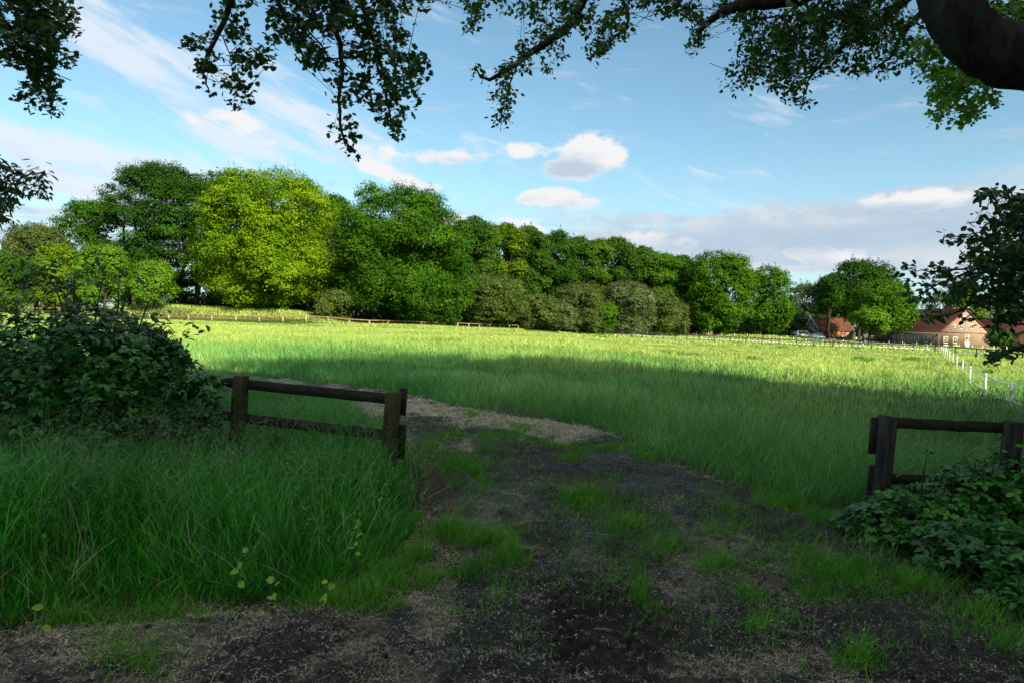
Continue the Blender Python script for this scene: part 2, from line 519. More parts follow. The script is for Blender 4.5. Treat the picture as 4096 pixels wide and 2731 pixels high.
# wisps drifting down to the right, banks low over the trees, and a few small heaps
wisp_blobs = [(560, 250, 800, 170, .95, 24), (1150, 400, 600, 150, .9, 22), (420, 130, 420, 100, .7, 24), (1350, 560, 420, 120, .75, 14),
              (250, 690, 850, 120, 1.1, 4), (950, 570, 420, 90, .85, 5), (700, 660, 750, 80, 1.0, 3), (120, 560, 400, 70, 1.0, 4), (500, 800, 700, 60, .8, 3), (380, 400, 190, 60, .6, 10),
              (3070, 440, 330, 110, .62, 6), (2800, 700, 330, 70, .5, 2), (2780, 800, 420, 70, .55, 2), (1650, 20, 500, 60, .5, 5), (1980, 590, 500, 150, .35, 5)]
bank_blobs = [(3700, 900, 1100, 190, 1.0, -6), (3400, 1000, 1100, 230, 1.0, -3), (2900, 950, 900, 160, .7, 0), (250, 880, 1000, 300, .95, 0), (2500, 900, 900, 150, .5, 0), (4300, 800, 700, 260, .8, -8)]
heap_blobs = [(2350, 615, 190, 95, 1.5, -14), (2270, 690, 150, 50, 1.1, 0), (2430, 640, 110, 75, .9, 0), (2090, 602, 125, 45, 1.25, 0), (2240, 795, 200, 55, 1.35, 2), (2150, 800, 120, 34, .9, 0),
              (770, 478, 70, 44, .85, 8), (985, 485, 100, 60, .8, 10), (880, 470, 70, 44, .6, 6), (1640, 620, 300, 46, .66, 3), (1850, 622, 170, 42, .8, -5), (1500, 660, 160, 44, .65, 8),
              (1660, 744, 200, 36, .85, 2), (1560, 700, 170, 36, .7, 4), (1100, 575, 260, 34, .4, 4), (2090, 915, 160, 60, 1.0, 3), (1820, 890, 130, 50, .9, 4),
              (3640, 805, 230, 52, 1.0, -3), (3730, 800, 130, 50, .9, 0), (3350, 1030, 190, 42, 1.0, 2), (2760, 970, 90, 40, .9, 0), (2600, 955, 160, 45, .7, 0), (3200, 1010, 260, 40, .7, 0), (3130, 1070, 300, 40, .7, 0)]
dark_blobs = [(2260, 668, 190, 70, 1.0, -14), (2400, 690, 230, 40, .8, -4), (2240, 815, 230, 40, .5, 2), (3500, 950, 900, 70, .8, -3), (3600, 840, 420, 40, .9, -3), (2900, 1000, 700, 60, .6, 0), (3300, 1080, 700, 50, .7, 0), (1880, 650, 260, 34, .6, 0), (1620, 765, 260, 34, .5, 0),
              (3900, 880, 500, 50, .8, -6), (3050, 935, 500, 60, .5, 0), (400, 700, 800, 60, .35, 3)]
mpw = t.n('ShaderNodeMapping', vector_type='TEXTURE'); mpw.inputs['Rotation'].default_value = (0, 0, math.radians(-20)); mpw.inputs['Scale'].default_value = (.10, .022, 1); t.put(mpw.inputs['Vector'], AE)
nw = t.noise(mpw.outputs[0], 1.0, 6, .62, .5)
mph = t.n('ShaderNodeMapping', vector_type='TEXTURE'); mph.inputs['Scale'].default_value = (.036, .022, 1); t.put(mph.inputs['Vector'], AE)
nh = t.noise(mph.outputs[0], 1.0, 7, .58, .15)
mpb = t.n('ShaderNodeMapping', vector_type='TEXTURE'); mpb.inputs['Scale'].default_value = (.16, .022, 1); t.put(mpb.inputs['Vector'], AE)
nb = t.noise(mpb.outputs[0], 1.0, 6, .6, .3)
wisp = t.math('MULTIPLY', t.rng(t.math('ADD', ellsum(wisp_blobs), t.math('MULTIPLY', t.math('SUBTRACT', nw, .5), 3.0)), .22, 1.35), .85)
bank = t.math('MULTIPLY', t.rng(t.math('ADD', ellsum(bank_blobs), t.math('MULTIPLY', t.math('SUBTRACT', nb, .5), 3.4)), .15, 1.15), .85)
eh = ellsum(heap_blobs)
heap = t.rng(t.math('ADD', eh, t.math('MULTIPLY', t.math('MULTIPLY', t.math('SUBTRACT', nh, .5), 2.4), t.math('MULTIPLY', eh, 2.2, clamp=True))), .16, .74)
dark = t.math('MULTIPLY', t.rng(t.math('ADD', ellsum(dark_blobs), t.math('MULTIPLY', t.math('SUBTRACT', nh, .5), 1.1)), .05, .9), .8)
BGS = 0.085                          # strength of the sky; cloud colours are given as seen
cl = lambda r, g, b: (r / BGS, g / BGS, b / BGS)
skyc = t.mix(1.0, sky.outputs[0], (.86, 1.02, .93), 'MULTIPLY')
hz = t.math('MULTIPLY', t.rng(el, .32, -.02), .55)
skyc = t.mix(hz, skyc, cl(.24, .37, .46))
c = t.mix(bank, skyc, t.mix(t.rng(nh, .38, .64), cl(.245, .29, .345), cl(.33, .335, .352)))
c = t.mix(wisp, c, cl(.37, .40, .44))
c = t.mix(heap, c, cl(.415, .415, .42))
over = t.math('MULTIPLY', t.rng(el, .58, .82), t.rng(t.noise(t.vmath('NORMALIZE', gen), 2.4, 5, .6), .30, .55))   # unseen bright cloud added above the view to lift the ambient light
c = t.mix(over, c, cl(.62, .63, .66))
cloudy = t.math('MAXIMUM', t.math('MAXIMUM', bank, wisp), heap)
c = t.mix(t.math('MULTIPLY', dark, cloudy), c, cl(.20, .26, .33))
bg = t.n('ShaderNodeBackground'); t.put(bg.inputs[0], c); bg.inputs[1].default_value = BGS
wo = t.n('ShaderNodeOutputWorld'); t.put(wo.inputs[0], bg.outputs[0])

SC.view_settings.view_transform = 'Standard'; SC.view_settings.look = 'None'
SC.view_settings.exposure = 1.15; SC.view_settings.gamma = 1.0
SC.render.engine = 'CYCLES'
cy = SC.cycles
cy.max_bounces = 6; cy.diffuse_bounces = 3; cy.glossy_bounces = 2; cy.transmission_bounces = 4; cy.transparent_max_bounces = 4
cy.sample_clamp_indirect = 6

# ------------------------------------------------------------------ ground and track
s_ = np.linspace(-1, 1, 281)
ax_ = np.sign(s_) * (np.abs(s_) ** 2.6) * 2600
gx, gy = np.meshgrid(ax_, ax_ + 8.0)
ZG = terr(gx, gy) - 0.03
nn = len(s_)
i, j = np.meshgrid(np.arange(nn - 1), np.arange(nn - 1), indexing='ij')
q = np.stack([i * nn + j, i * nn + j + 1, (i + 1) * nn + j + 1, (i + 1) * nn + j], -1).reshape(-1, 4)
mt, t = newmat('meadow_soil')
p_ = t.pos()
c1 = t.ramp(t.noise(p_, .35, 6, .65), [(.3, (.035, .055, .014)), (.7, (.085, .13, .025))])
c1 = t.mix(t.rng(t.noise(p_, .05, 4), .45, .65), c1, (.16, .21, .045))
c1 = t.mix(t.math('MULTIPLY', t.rng(t.noise(p_, 9, 5), .4, .7), .5), c1, (.02, .022, .010))
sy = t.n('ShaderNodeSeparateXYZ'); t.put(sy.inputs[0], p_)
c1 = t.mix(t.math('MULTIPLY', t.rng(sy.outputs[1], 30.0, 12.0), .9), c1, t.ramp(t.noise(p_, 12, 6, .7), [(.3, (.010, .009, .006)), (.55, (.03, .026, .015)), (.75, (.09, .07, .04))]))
t.out(t.bsdf(c1, .95, .1, t.bump(t.noise(p_, 6, 5), .6, .05)))
g = MB().add(np.stack([gx, gy, ZG], -1).reshape(-1, 3), q).build('ground', mt, smooth=True)
tag(g, 'grassy ground of the meadow', kind='structure')

TRACK_PX = [(-900, 2731), (-300, 2600), (0, 2530), (300, 2470), (700, 2430), (1000, 2420), (1330, 2400), (1520, 2270), (1660, 2150), (1735, 2010), (1720, 1870), (1650, 1770), (1550, 1705),
            (1470, 1655), (1420, 1615), (1270, 1566), (900, 1500), (700, 1470), (480, 1450), (480, 1436), (900, 1484), (1300, 1530), (1620, 1570), (1900, 1640), (2200, 1680), (2400, 1715), (2620, 1820), (2880, 1915), (3100, 1985), (3250, 2060), (3420, 2130),
            (3600, 2200), (3850, 2330), (4096, 2430), (4500, 2731)]
TRACK = [tuple(gp(*p)[:2]) for p in TRACK_PX] + [(4.2, 1.4), (5, -4), (-5, -4), (-4.0, 1.4)]


def track_in(x, y):
    """signed: positive inside the track"""
    d = polydist(x, y, TRACK); w = fbm(x * 1.7, y * 1.7, 5, 3) - .45
    return np.where(inpoly(x, y, TRACK), d, -d) + .35 * w


DRY = [(1950, 1640, 420, 60, .3), (2300, 1720, 300, 40, .3), (1750, 2180, 200, 160, .2), (1700, 2480, 420, 140, .14), (2700, 2680, 500, 90, .22), (2250, 2260, 260, 90, .2), (900, 2560, 700, 70, -.05), (3300, 2250, 300, 90, .12),
       (2250, 1930, 420, 130, -.25), (3000, 2080, 330, 110, -.25), (2500, 2540, 260, 120, -.3), (250, 2690, 500, 60, -.22), (3250, 2500, 420, 100, -.2), (1250, 2690, 300, 60, -.15), (1750, 1720, 260, 22, -.3)]
DRYW = []
for px, py, rx, ry, a_ in DRY:
    c_ = gp(px, py); e_ = gp(px, py + ry); DRYW.append((c_[0], c_[1], rx * c_[1] / FOC, max(.15, c_[1] - e_[1]), a_))


def dryness(x, y):
    v = fbm(x * 1.3, y * .9, 101, 5) - .47 + .75 * (fbm(x * 5.5, y * 4.5, 107, 4) - .47)
    for cx, cy_, sx, sy_, a_ in DRYW: v = v + a_ * np.exp(-((x - cx) / sx) ** 2 - ((y - cy_) / sy_) ** 2)
    return np.clip(.47 + v * 1.75, 0, 1)


step = .045
xs = np.arange(-11, 5.2, step); ys = np.arange(-3, 24, step)
tx, ty = np.meshgrid(xs, ys)
td = track_in(tx.ravel(), ty.ravel()).reshape(tx.shape)
rel = .10 * (fbm(tx * 1.1, ty * 1.1, 20, 3) - .45) + .075 * (fbm(tx * 6, ty * 6, 31, 4) - .45) + .03 * (vnoise(tx * 19, ty * 19, 44) - .5)
# tyre tread pressed into the mud
tc = gp(2440, 2500)
du = (tx - tc[0]); dv = (ty - tc[1])
tr_ = np.exp(-((du / .33) ** 4 + (dv / .62) ** 4))
rel += -.035 * tr_ + tr_ * .10 * np.sin((dv + .35 * np.abs(du) + .05 * np.sin(du * 9)) * 2 * pi / .17)
# two shallow wheel ruts following the bend
rut = np.exp(-((tx + .55 + .012 * (ty - 5) ** 2) / .28) ** 2) + np.exp(-((tx - 1.0 + .02 * (ty - 5) ** 2) / .3) ** 2)
rel -= .05 * rut * sst(-2, 3, ty)
edge = sst(-.12, .25, td)
tz = terr(tx, ty) - .075 + .09 * edge + rel * edge


def tz_at(x, y):
    a = np.clip(((x - xs[0]) / step).astype(int), 0, len(xs) - 1); b = np.clip(((y - ys[0]) / step).astype(int), 0, len(ys) - 1)
    return np.where(td[b, a] > -.1, np.maximum(tz[b, a], terr(x, y) - .03), terr(x, y) - .03)


nx = len(xs)
i, j = np.meshgrid(np.arange(len(ys) - 1), np.arange(nx - 1), indexing='ij')
keep = (td[:-1, :-1] > -.2)
i = i[keep]; j = j[keep]
q = np.stack([i * nx + j, i * nx + j + 1, (i + 1) * nx + j + 1, (i + 1) * nx + j], -1)
used, inv = np.unique(q, return_inverse=True)
vv = np.stack([tx, ty, tz], -1).reshape(-1, 3)[used]
mt, t = newmat('track_soil')
p_ = t.pos()
n1 = t.noise(p_, .9, 6, .65, .4); n2 = t.noise(p_, 14, 6, .7, .5); n3 = t.noise(p_, 45, 4, .7)
soil = t.ramp(n2, [(.25, (.004, .0038, .0035)), (.5, (.013, .0118, .0098)), (.75, (.055, .047, .034))])
dry = t.ramp(n3, [(.3, (.018, .0155, .012)), (.7, (.13, .115, .08))])
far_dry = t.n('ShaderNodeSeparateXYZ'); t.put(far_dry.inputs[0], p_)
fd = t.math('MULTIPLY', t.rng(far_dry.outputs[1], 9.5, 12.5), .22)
dr = t.n('ShaderNodeAttribute', attribute_name='dry').outputs['Fac']
k = t.rng(t.math('ADD', dr, t.math('MULTIPLY', t.math('SUBTRACT', n2, .5), 1.8)), .40, .95)
col = t.mix(k, soil, dry)
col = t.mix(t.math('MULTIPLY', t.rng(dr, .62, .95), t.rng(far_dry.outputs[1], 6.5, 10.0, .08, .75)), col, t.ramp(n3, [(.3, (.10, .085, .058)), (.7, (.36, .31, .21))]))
t.out(t.bsdf(col, t.rng(n1, .3, .6, .62, .95), .35, t.bump(t.math('ADD', n2, n3), .9, .025)))
trk = MB().add(vv, inv.reshape(-1, 4)).build('dirt_track', mt, smooth=True)
da = trk.data.attributes.new('dry', 'FLOAT', 'POINT'); da.data.foreach_set('value', dryness(vv[:, 0], vv[:, 1]).astype(np.float32))
tag(trk, 'muddy dirt track strewn with straw', kind='structure')

# ------------------------------------------------------------------ grass
BLADE = [(0, -.5, 0), (0, .5, 0), (.42, -.42, .05), (.42, .42, .05), (.76, -.30, .24), (.76, .30, .24), (.95, 0, .62)]
BF = [[0, 1, 3, 2], [2, 3, 5, 4], [4, 5, 6]]
BLADE2 = [(0, -.5, 0), (0, .5, 0), (.6, -.36, .15), (.6, .36, .15), (.95, 0, .55)]
BF2 = [[0, 1, 3, 2], [2, 3, 4]]
LEAF = [(0, 0, 0), (.28, .42, .05), (.66, .36, .03), (1, 0, -.10), (.66, -.36, .03), (.28, -.42, .05)]
LF = [[0, 3, 2, 1], [0, 5, 4, 3]]
LOBED = [(0, 0, 0), (.08, .30, .03), (.30, .50, .05), (.42, .30, .03), (.62, .52, .04), (.74, .24, .02), (1, 0, -.1),
         (.74, -.24, .02), (.62, -.52, .04), (.42, -.30, .03), (.30, -.50, .05), (.08, -.30, .03)]
LOF = [[0, 6, 5, 4, 3, 2, 1], [0, 11, 10, 9, 8, 7, 6]]
RHOMB = [(-.5, 0, -.06), (-.05, .42, .05), (.5, .06, -.06), (.08, -.40, .05)]
RF = [[0, 1, 2, 3]]


def grass(mb, x, y, z, h, w, lean=.35, wind=(.5, -.1), tpl=BLADE, fc=BF, rnd=None):
    n = len(x)
    a = rng.random(n) * 2 * pi
    T = np.stack([np.cos(a) * lean * rng.random(n) + wind[0] * .25, np.sin(a) * lean * rng.random(n) + wind[1] * .25, np.ones(n)], -1)
    fl = fbm(x * 1.6, y * 1.6, 150, 3) * 9.0; fa = .55 * fbm(x * .8, y * .8, 160, 2)
    T = T + np.stack([np.cos(fl) * fa, np.sin(fl) * fa, np.zeros(n)], -1)
    b = rng.random(n) * 2 * pi
    N = np.stack([np.cos(b), np.sin(b), np.full(n, .15)], -1)
    mb.cards(np.stack([x, y, z], -1), N, T, h, w, tpl, fc, rnd)


VERGE_PX = [(-1200, 2600), (-300, 2560), (0, 2500), (300, 2450), (700, 2410), (1000, 2400), (1320, 2380), (1500, 2260), (1640, 2140), (1720, 2005), (1715, 1880), (1640, 1770), (1545, 1705),
            (1465, 1655), (1415, 1615), (1265, 1570), (900, 1508), (600, 1480), (0, 1440), (-1200, 1400)]
VERGE = [tuple(gp(*p)[:2]) for p in VERGE_PX]

mb = MB(); seeds = MB()
n = 190000
x = rng.uniform(-9.5, -.2, n); y = 2.2 + 13.5 * rng.random(n) ** 1.5
k = (inpoly(x, y, VERGE)) & (np.abs(x) < .86 * y + .6)
x = x[k]; y = y[k]
ed = polydist(x, y, VERGE)
den = fbm(x * 1.3, y * 1.3, 60, 3)
bare = gp(330, 2330); bare2 = gp(650, 2380)
bm = np.exp(-(((x - bare[0]) / .40) ** 2 + ((y - bare[1]) / .20) ** 2)) + np.exp(-(((x - bare2[0]) / .4) ** 2 + ((y - bare2[1]) / .12) ** 2))
k = (rng.random(len(x)) < sst(.0, .35, ed) * .8 + .2) & (rng.random(len(x)) > 1.1 * bm) & (rng.random(len(x)) < 1.6 * den + .12)
x = x[k]; y = y[k]; ed = ed[k]; den = den[k]
front = sst(2.3, 4.2, y)
h = (.16 + .40 * sst(.0, .7, ed) * front) * (.35 + 1.2 * den) * (.5 + .8 * rng.random(len(x)))
h *= 1 - .34 * sst(4.6, 6.0, y) * sst(-2.3, -3.2, x)
h = np.where(ed < .1, h * .6, h)
grass(mb, x, y, terr(x, y) - .03, h, .0035 + .005 * rng.random(len(x)), .65, (.35, -.3))
n = 46000                                        # short growth running down to the track
x = rng.uniform(-4.5, -.2, n); y = rng.uniform(2.4, 5.5, n)
k = inpoly(x, y, VERGE) & (np.abs(x) < .86 * y + .5); x = x[k]; y = y[k]; ed = polydist(x, y, VERGE)
k = (ed < .75) & (fbm(x * 3, y * 3, 66, 3) > .30); x = x[k]; y = y[k]
grass(mb, x, y, terr(x, y) - .02, .05 + .14 * rng.random(len(x)), .003 + .003 * rng.random(len(x)), 1.1, (.35, -.3))
vg = mb.build('verge_grass', M['verge'])
tag(vg, 'tall rank green grass on the verge around the wooden barrier', 'grass', kind='stuff')

# seed panicles: thin pale heads above the verge grass
n = 2400
x = rng.uniform(-8, -.4, n); y = rng.uniform(3.2, 9.5, n)
k = inpoly(x, y, VERGE) & (polydist(x, y, VERGE) > .35); x = x[k]; y = y[k]; n = len(x)
mb = MB()
hh = .5 + .3 * rng.random(n)
a = rng.random(n) * 2 * pi
for m_, (L, Wd) in enumerate(((1, .0022),)):
    grass(mb, x, y, terr(x, y), hh, np.full(n, .0025), .4, (.5, -.2))
tip = np.stack([x, y, terr(x, y) + hh * .86], -1)
for r_ in range(9):
    d = np.stack([rng.normal(.25, .5, n), rng.normal(0, .5, n), rng.normal(.25, .45, n)], -1)
    off = np.stack([rng.normal(.08, .07, n), rng.normal(-.02, .06, n), rng.normal(0, .05, n)], -1)
    mb.cards(tip + off, rng.normal(size=(n, 3)), d, .03 + .05 * rng.random(n), .004, RHOMB, RF)
n = 3200                                         # dead stalks lying and standing among the green
x = rng.uniform(-7, -.4, n); y = rng.uniform(2.8, 9.5, n)
k = inpoly(x, y, VERGE); x = x[k]; y = y[k]
mq = MB(); grass(mq, x, y, terr(x, y) + .05, .12 + .35 * rng.random(len(x)), .0026, 1.7, (.3, -.3))
tag(mq.build('dead_stalks', M['straw']), 'dry dead stalks among the verge grass', 'grass', kind='stuff')
sg = mb.build('seed_grass', M['pale_seed'])
tag(sg, 'fine pale seed heads of grass over the verge', 'grass', kind='stuff')

# ---- the meadow, from the track edge to the far fences
mb = MB()


def meadow(n, y0, y1, pw, h0, w_px, tpl, fc, xr=.86):
    y = y0 + (y1 - y0) * rng.random(n) ** pw
    x = rng.uniform(-1, 1, n) * (xr * y + 1.5)
    ti = track_in(x, y)
    k = (ti < -.02) & ~inpoly(x, y, VERGE)
    x = x[k]; y = y[k]; ti = ti[k]
    den = fbm(x * .55, y * .55, 71, 4); big = fbm(x * .08, y * .08, 83, 3)
    k = rng.random(len(x)) < 2.2 * den - .15
    x = x[k]; y = y[k]; ti = ti[k]; den = den[k]; big = big[k]
    h = h0 * (1 - .45 * sst(60, 95, y)) * (.5 + .9 * den) * (.55 + .75 * rng.random(len(x))) * (.45 + .55 * sst(0, .8, -ti)) * (.75 + .5 * big)
    clot = np.clip((fbm(x * .9 + 3, y * .5, 77, 4) - .25) * 2.1, 0, 1)
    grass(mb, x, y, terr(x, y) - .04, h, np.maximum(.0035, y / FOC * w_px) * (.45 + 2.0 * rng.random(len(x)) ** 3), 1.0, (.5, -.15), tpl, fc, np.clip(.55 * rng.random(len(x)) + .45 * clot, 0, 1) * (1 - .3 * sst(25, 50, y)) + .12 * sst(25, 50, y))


meadow(210000, 6.5, 22, 1.25, .46, 1.5, BLADE, BF)
meadow(230000, 18, 48, 1.2, .42, 1.6, BLADE2, BF2)
meadow(330000, 42, 130, 1.1, .28, 1.3, BLADE2, BF2)
n = 30000                                        # paddocks beyond the tape fences
y = rng.uniform(110, 230, n); x = rng.uniform(10, 200, n)
k = x < .86 * y; x = x[k]; y = y[k]
grass(mb, x, y, terr(x, y) - .03, .2 + .12 * rng.random(len(x)), y / FOC * 4, .5, (.4, 0), BLADE2, BF2)
n = 22000                                        # long grass behind the far left fence and up the bank
y = rng.uniform(116, 128, n); x = rng.uniform(-95, 2, n); y = np.where(x < -55, y + 6, y)
grass(mb, x, y, terr(x, y) - .03, .4 + .3 * rng.random(n), y / FOC * 2, .9, (.4, 0), BLADE2, BF2)
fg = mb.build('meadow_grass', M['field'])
tag(fg, 'long meadow grass, sunlit beyond the shade of the trees', 'grass', kind='stuff')

# flowering stems standing above the meadow
mb = MB()
n = 7000
y = 8.5 + 24 * rng.random(n) ** 1.3; x = rng.uniform(-.5, .86, n) * y
k = (track_in(x, y) < -.4) & ~inpoly(x, y, VERGE) & (rng.random(n) < .35 + .65 * sst(0, 9, x)); x = x[k]; y = y[k]; n = len(x)
hh = (.55 + .35 * rng.random(n)); z0 = terr(x, y)
grass(mb, x, y, z0, hh, np.maximum(.0028, y / FOC * 1.0), .22, (.25, 0))
lean = np.stack([x + .055 * hh, y, z0 + hh * .93], -1)
mb.cards(lean, np.stack([rng.normal(size=n), rng.normal(size=n), np.zeros(n)], -1), np.stack([rng.normal(.15, .25, n), rng.normal(0, .25, n), np.ones(n)], -1), .09 + .07 * rng.random(n), np.maximum(.012, y / FOC * 2.4), RHOMB, RF)
sm = mb.build('flowering_grass', M['stem_seed'])
tag(sm, 'dark flowering grass stems standing above the meadow', 'grass', kind='stuff')

# coarse darker tussocks in the sunlit meadow and by the tape fence
mb = MB()
tuss = [(2450, 1372, 3), (1700, 1368, 2), (1780, 1366, 3), (3480, 1448, 3), (3440, 1440, 2), (3700, 1475, 2), (3780, 1512, 2), (3840, 1462, 3), (3650, 1442, 2), (2800, 1362, 5), (2950, 1372, 6), (3060, 1378, 6), (3180, 1385, 5), (3250, 1384, 4), (3120, 1392, 3), (3350, 1392, 5), (3420, 1395, 4),
        (2350, 1340, 4), (3290, 1500, 2), (3540, 1520, 2), (2100, 1400, 3), (2700, 1420, 3), (3000, 1440, 3), (3900, 1470, 3), (3950, 1500, 2)]
for px, py, r in tuss:
    c = gp(px, py); n = 300
    a = rng.random(n) * 2 * pi; rr = np.abs(rng.normal(0, .8, n))
    x = c[0] + np.cos(a) * rr * r * .55 * (c[1] / 70); y = c[1] + np.sin(a) * rr * r * .35 * (c[1] / 70)
    k = fbm(x * 1.1, y * .5, 140, 3) > .42; x = x[k]; y = y[k]; n = len(x)
    grass(mb, x, y, terr(x, y), (.25 + .3 * rng.random(n)), c[1] / FOC * 1.8, .9, (.4, 0), BLADE2, BF2)
M['tussock'] = leaf_mat('tussock', [(0, (.03, .14, .02)), (1, (.15, .33, .06))], .2, .5, .2, patch=.5)
ts = mb.build('meadow_tussocks', M['tussock'])
tag(ts, 'darker coarse tussocks in the sunlit meadow', 'grass', kind='stuff')

# ---- low grass growing on the track
mb = MB()
patches = [(2600, 1790, 190, 26, 900), (1880, 1650, 90, 22, 500), (2080, 1690, 110, 16, 400), (2080, 1710, 60, 12, 300), (2140, 1755, 120, 18, 500), (1950, 1745, 150, 26, 900), (1800, 1720, 130, 24, 700), (1720, 1780, 90, 40, 700),
           (1930, 1800, 120, 20, 500), (2560, 1830, 90, 30, 500), (2280, 1830, 60, 20, 250), (2420, 1800, 110, 16, 400), (1850, 1860, 110, 40, 500), (2350, 1985, 140, 60, 650), (2300, 2020, 60, 30, 300), (2960, 2020, 170, 40, 800), (3150, 2010, 90, 30, 400), (3300, 2080, 160, 40, 500),
           (1800, 2120, 120, 60, 700), (1950, 2190, 160, 60, 900), (1700, 2230, 140, 50, 900), (1560, 2310, 160, 40, 900), (2050, 2230, 100, 40, 500), (1480, 2380, 220, 40, 800), (1350, 2430, 200, 30, 500), (2650, 2320, 160, 40, 450), (2650, 2200, 90, 40, 250), (3360, 2300, 170, 70, 700),
           (3600, 2350, 200, 60, 700), (3250, 2400, 120, 40, 300), (2880, 2290, 120, 30, 300), (2560, 2420, 120, 50, 300), (560, 2650, 120, 50, 260), (470, 2640, 60, 40, 120), (3900, 2480, 200, 80, 450), (3420, 2660, 120, 60, 350), (3050, 2540, 100, 40, 150), (4000, 2620, 150, 90, 300),
           (300, 2480, 320, 40, 700), (650, 2480, 200, 30, 300), (2480, 1900, 160, 40, 200), (2900, 2120, 200, 50, 250), (2150, 2480, 500, 200, 180), (2500, 2100, 600, 250, 1300), (3000, 2400, 700, 250, 900), (1850, 2300, 300, 160, 800), (2300, 1780, 500, 60, 900), (3300, 2250, 400, 120, 700), (1900, 1900, 260, 120, 700), (1900, 2000, 120, 90, 350)]
for px, py, rx, ry, n in patches:
    if py > 2380: n, rx, ry = n * .6, rx * 1.5, ry * 1.5
    n = int(n * 2.4)
    a = rng.random(n) * 2 * pi; rr = np.abs(rng.normal(0, .75, n))
    X = px + np.cos(a) * rr * rx; Y = np.clip(py + np.sin(a) * rr * ry, 1480, 2900)
    d = FWD[None] + RGT[None] * ((X - 2048) / FOC)[:, None] - UP[None] * ((Y - 1365.5) / FOC)[:, None]
    tt = 1.66 / -d[:, 2]; x = d[:, 0] * tt; y = d[:, 1] * tt
    k = (1.25 * fbm(x * 6, y * 6, 91, 4) - .11 + .6 * fbm(x * 1.7, y * 1.7, 95, 3) > .665); x = x[k]; y = y[k]
    grass(mb, x, y, tz_at(x, y) - .005, (.03 + .08 * rng.random(len(x)) * (.7 + 1.0 * (y < 8))), np.maximum(.0034, y / FOC * 1.5), 1.5, (.3, -.2))
lg = mb.build('track_grass', M['tuft'])
tag(lg, 'low bright grass growing in patches on the dirt track', 'grass', kind='stuff')

# ---- straw, dead leaves and clods on the track
mb = MB()
n = 430000
y = 1.75 + 15 * rng.random(n) ** 2.0; x = rng.uniform(-.86, .86, n) * y
sm_ = dryness(x, y)
k = (track_in(x, y) > -.1) & (x < 5) & (rng.random(n) < np.clip(1.5 * (sm_ - .28), .05, 1)); x = x[k]; y = y[k]; n = len(x)
a = rng.random(n) * pi
T = np.stack([np.cos(a), np.sin(a), rng.normal(0, .35, n)], -1)
N = np.stack([rng.normal(0, .4, n), rng.normal(0, .4, n), np.ones(n)], -1)
STRAW = [(0, -.5, 0), (0, .5, 0), (.5, -.5, .10), (.5, .5, .10), (1, -.3, -.04), (1, .3, -.04)]
mb.cards(np.stack([x, y, tz_at(x, y) + .007], -1), N, T, (.009 + .034 * rng.random(n) ** 2.2) * (1 + .07 * y), np.maximum(.0016, y / FOC * .85), STRAW, [[0, 1, 3, 2], [2, 3, 5, 4]])
n = 60000
y = rng.uniform(8, 17, n); x = rng.uniform(-.86, .5, n) * y
k = (track_in(x, y) > -.05) & (dryness(x, y) > .55 + .3 * rng.random(n)); x = x[k]; y = y[k]; n = len(x); a = rng.random(n) * pi
mb.cards(np.stack([x, y, tz_at(x, y) + .008], -1), np.stack([rng.normal(0, .4, n), rng.normal(0, .4, n), np.ones(n)], -1), np.stack([np.cos(a), np.sin(a), rng.normal(0, .3, n)], -1), .05 + .10 * rng.random(n), y / FOC * 1.2, STRAW, [[0, 1, 3, 2], [2, 3, 5, 4]])
st = mb.build('straw', M['straw'])
tag(st, 'dry straw scattered over the dirt track', 'straw', kind='stuff')
mb = MB()
n = 190000
y = 1.75 + 9 * rng.random(n) ** 1.7; x = rng.uniform(-.86, .86, n) * y
k = ((track_in(x, y) > -.25) | (y < 3.2)) & (x < 5) & (rng.random(n) < 2.6 * (fbm(x * 1.6, y * 1.6, 111, 4) - .2)); x = x[k]; y = y[k]; n = len(x)
N = np.stack([rng.normal(0, .5, n), rng.normal(0, .5, n), np.ones(n)], -1)
mb.cards(np.stack([x, y, tz_at(x, y) + .010], -1), N, rng.normal(size=(n, 3)), (.006 + .022 * rng.random(n) ** 3), (.004 + .013 * rng.random(n) ** 3), LEAF, LF)
lt = mb.build('leaf_litter', M['litter'])
tag(lt, 'brown dead leaves and bud scales lying on the track', 'leaf litter', kind='stuff')
mb = MB()
for k_ in range(500):
    yy = 1.7 + 7 * random.random() ** 1.5; xx = random.uniform(-.8, .8) * yy
    if track_in(np.array([xx]), np.array([yy]))[0] < .1: continue
    r = .005 + .012 * random.random() ** 2; zz = float(tz_at(np.array([xx]), np.array([yy]))[0])
    pts = [(math.sin(pi * u) * r * (.7 + .5 * random.random())) + 1e-4 for u in np.linspace(0, 1, 5)]
    mb.tube([(xx + (u - .5) * r * 2.2, yy + .3 * r * u, zz + r * .3) for u in np.linspace(0, 1, 5)], pts, 6)
cl_ = mb.build('soil_clods', mt)
tag(cl_, 'dark clods of soil on the track', 'clods', kind='stuff')

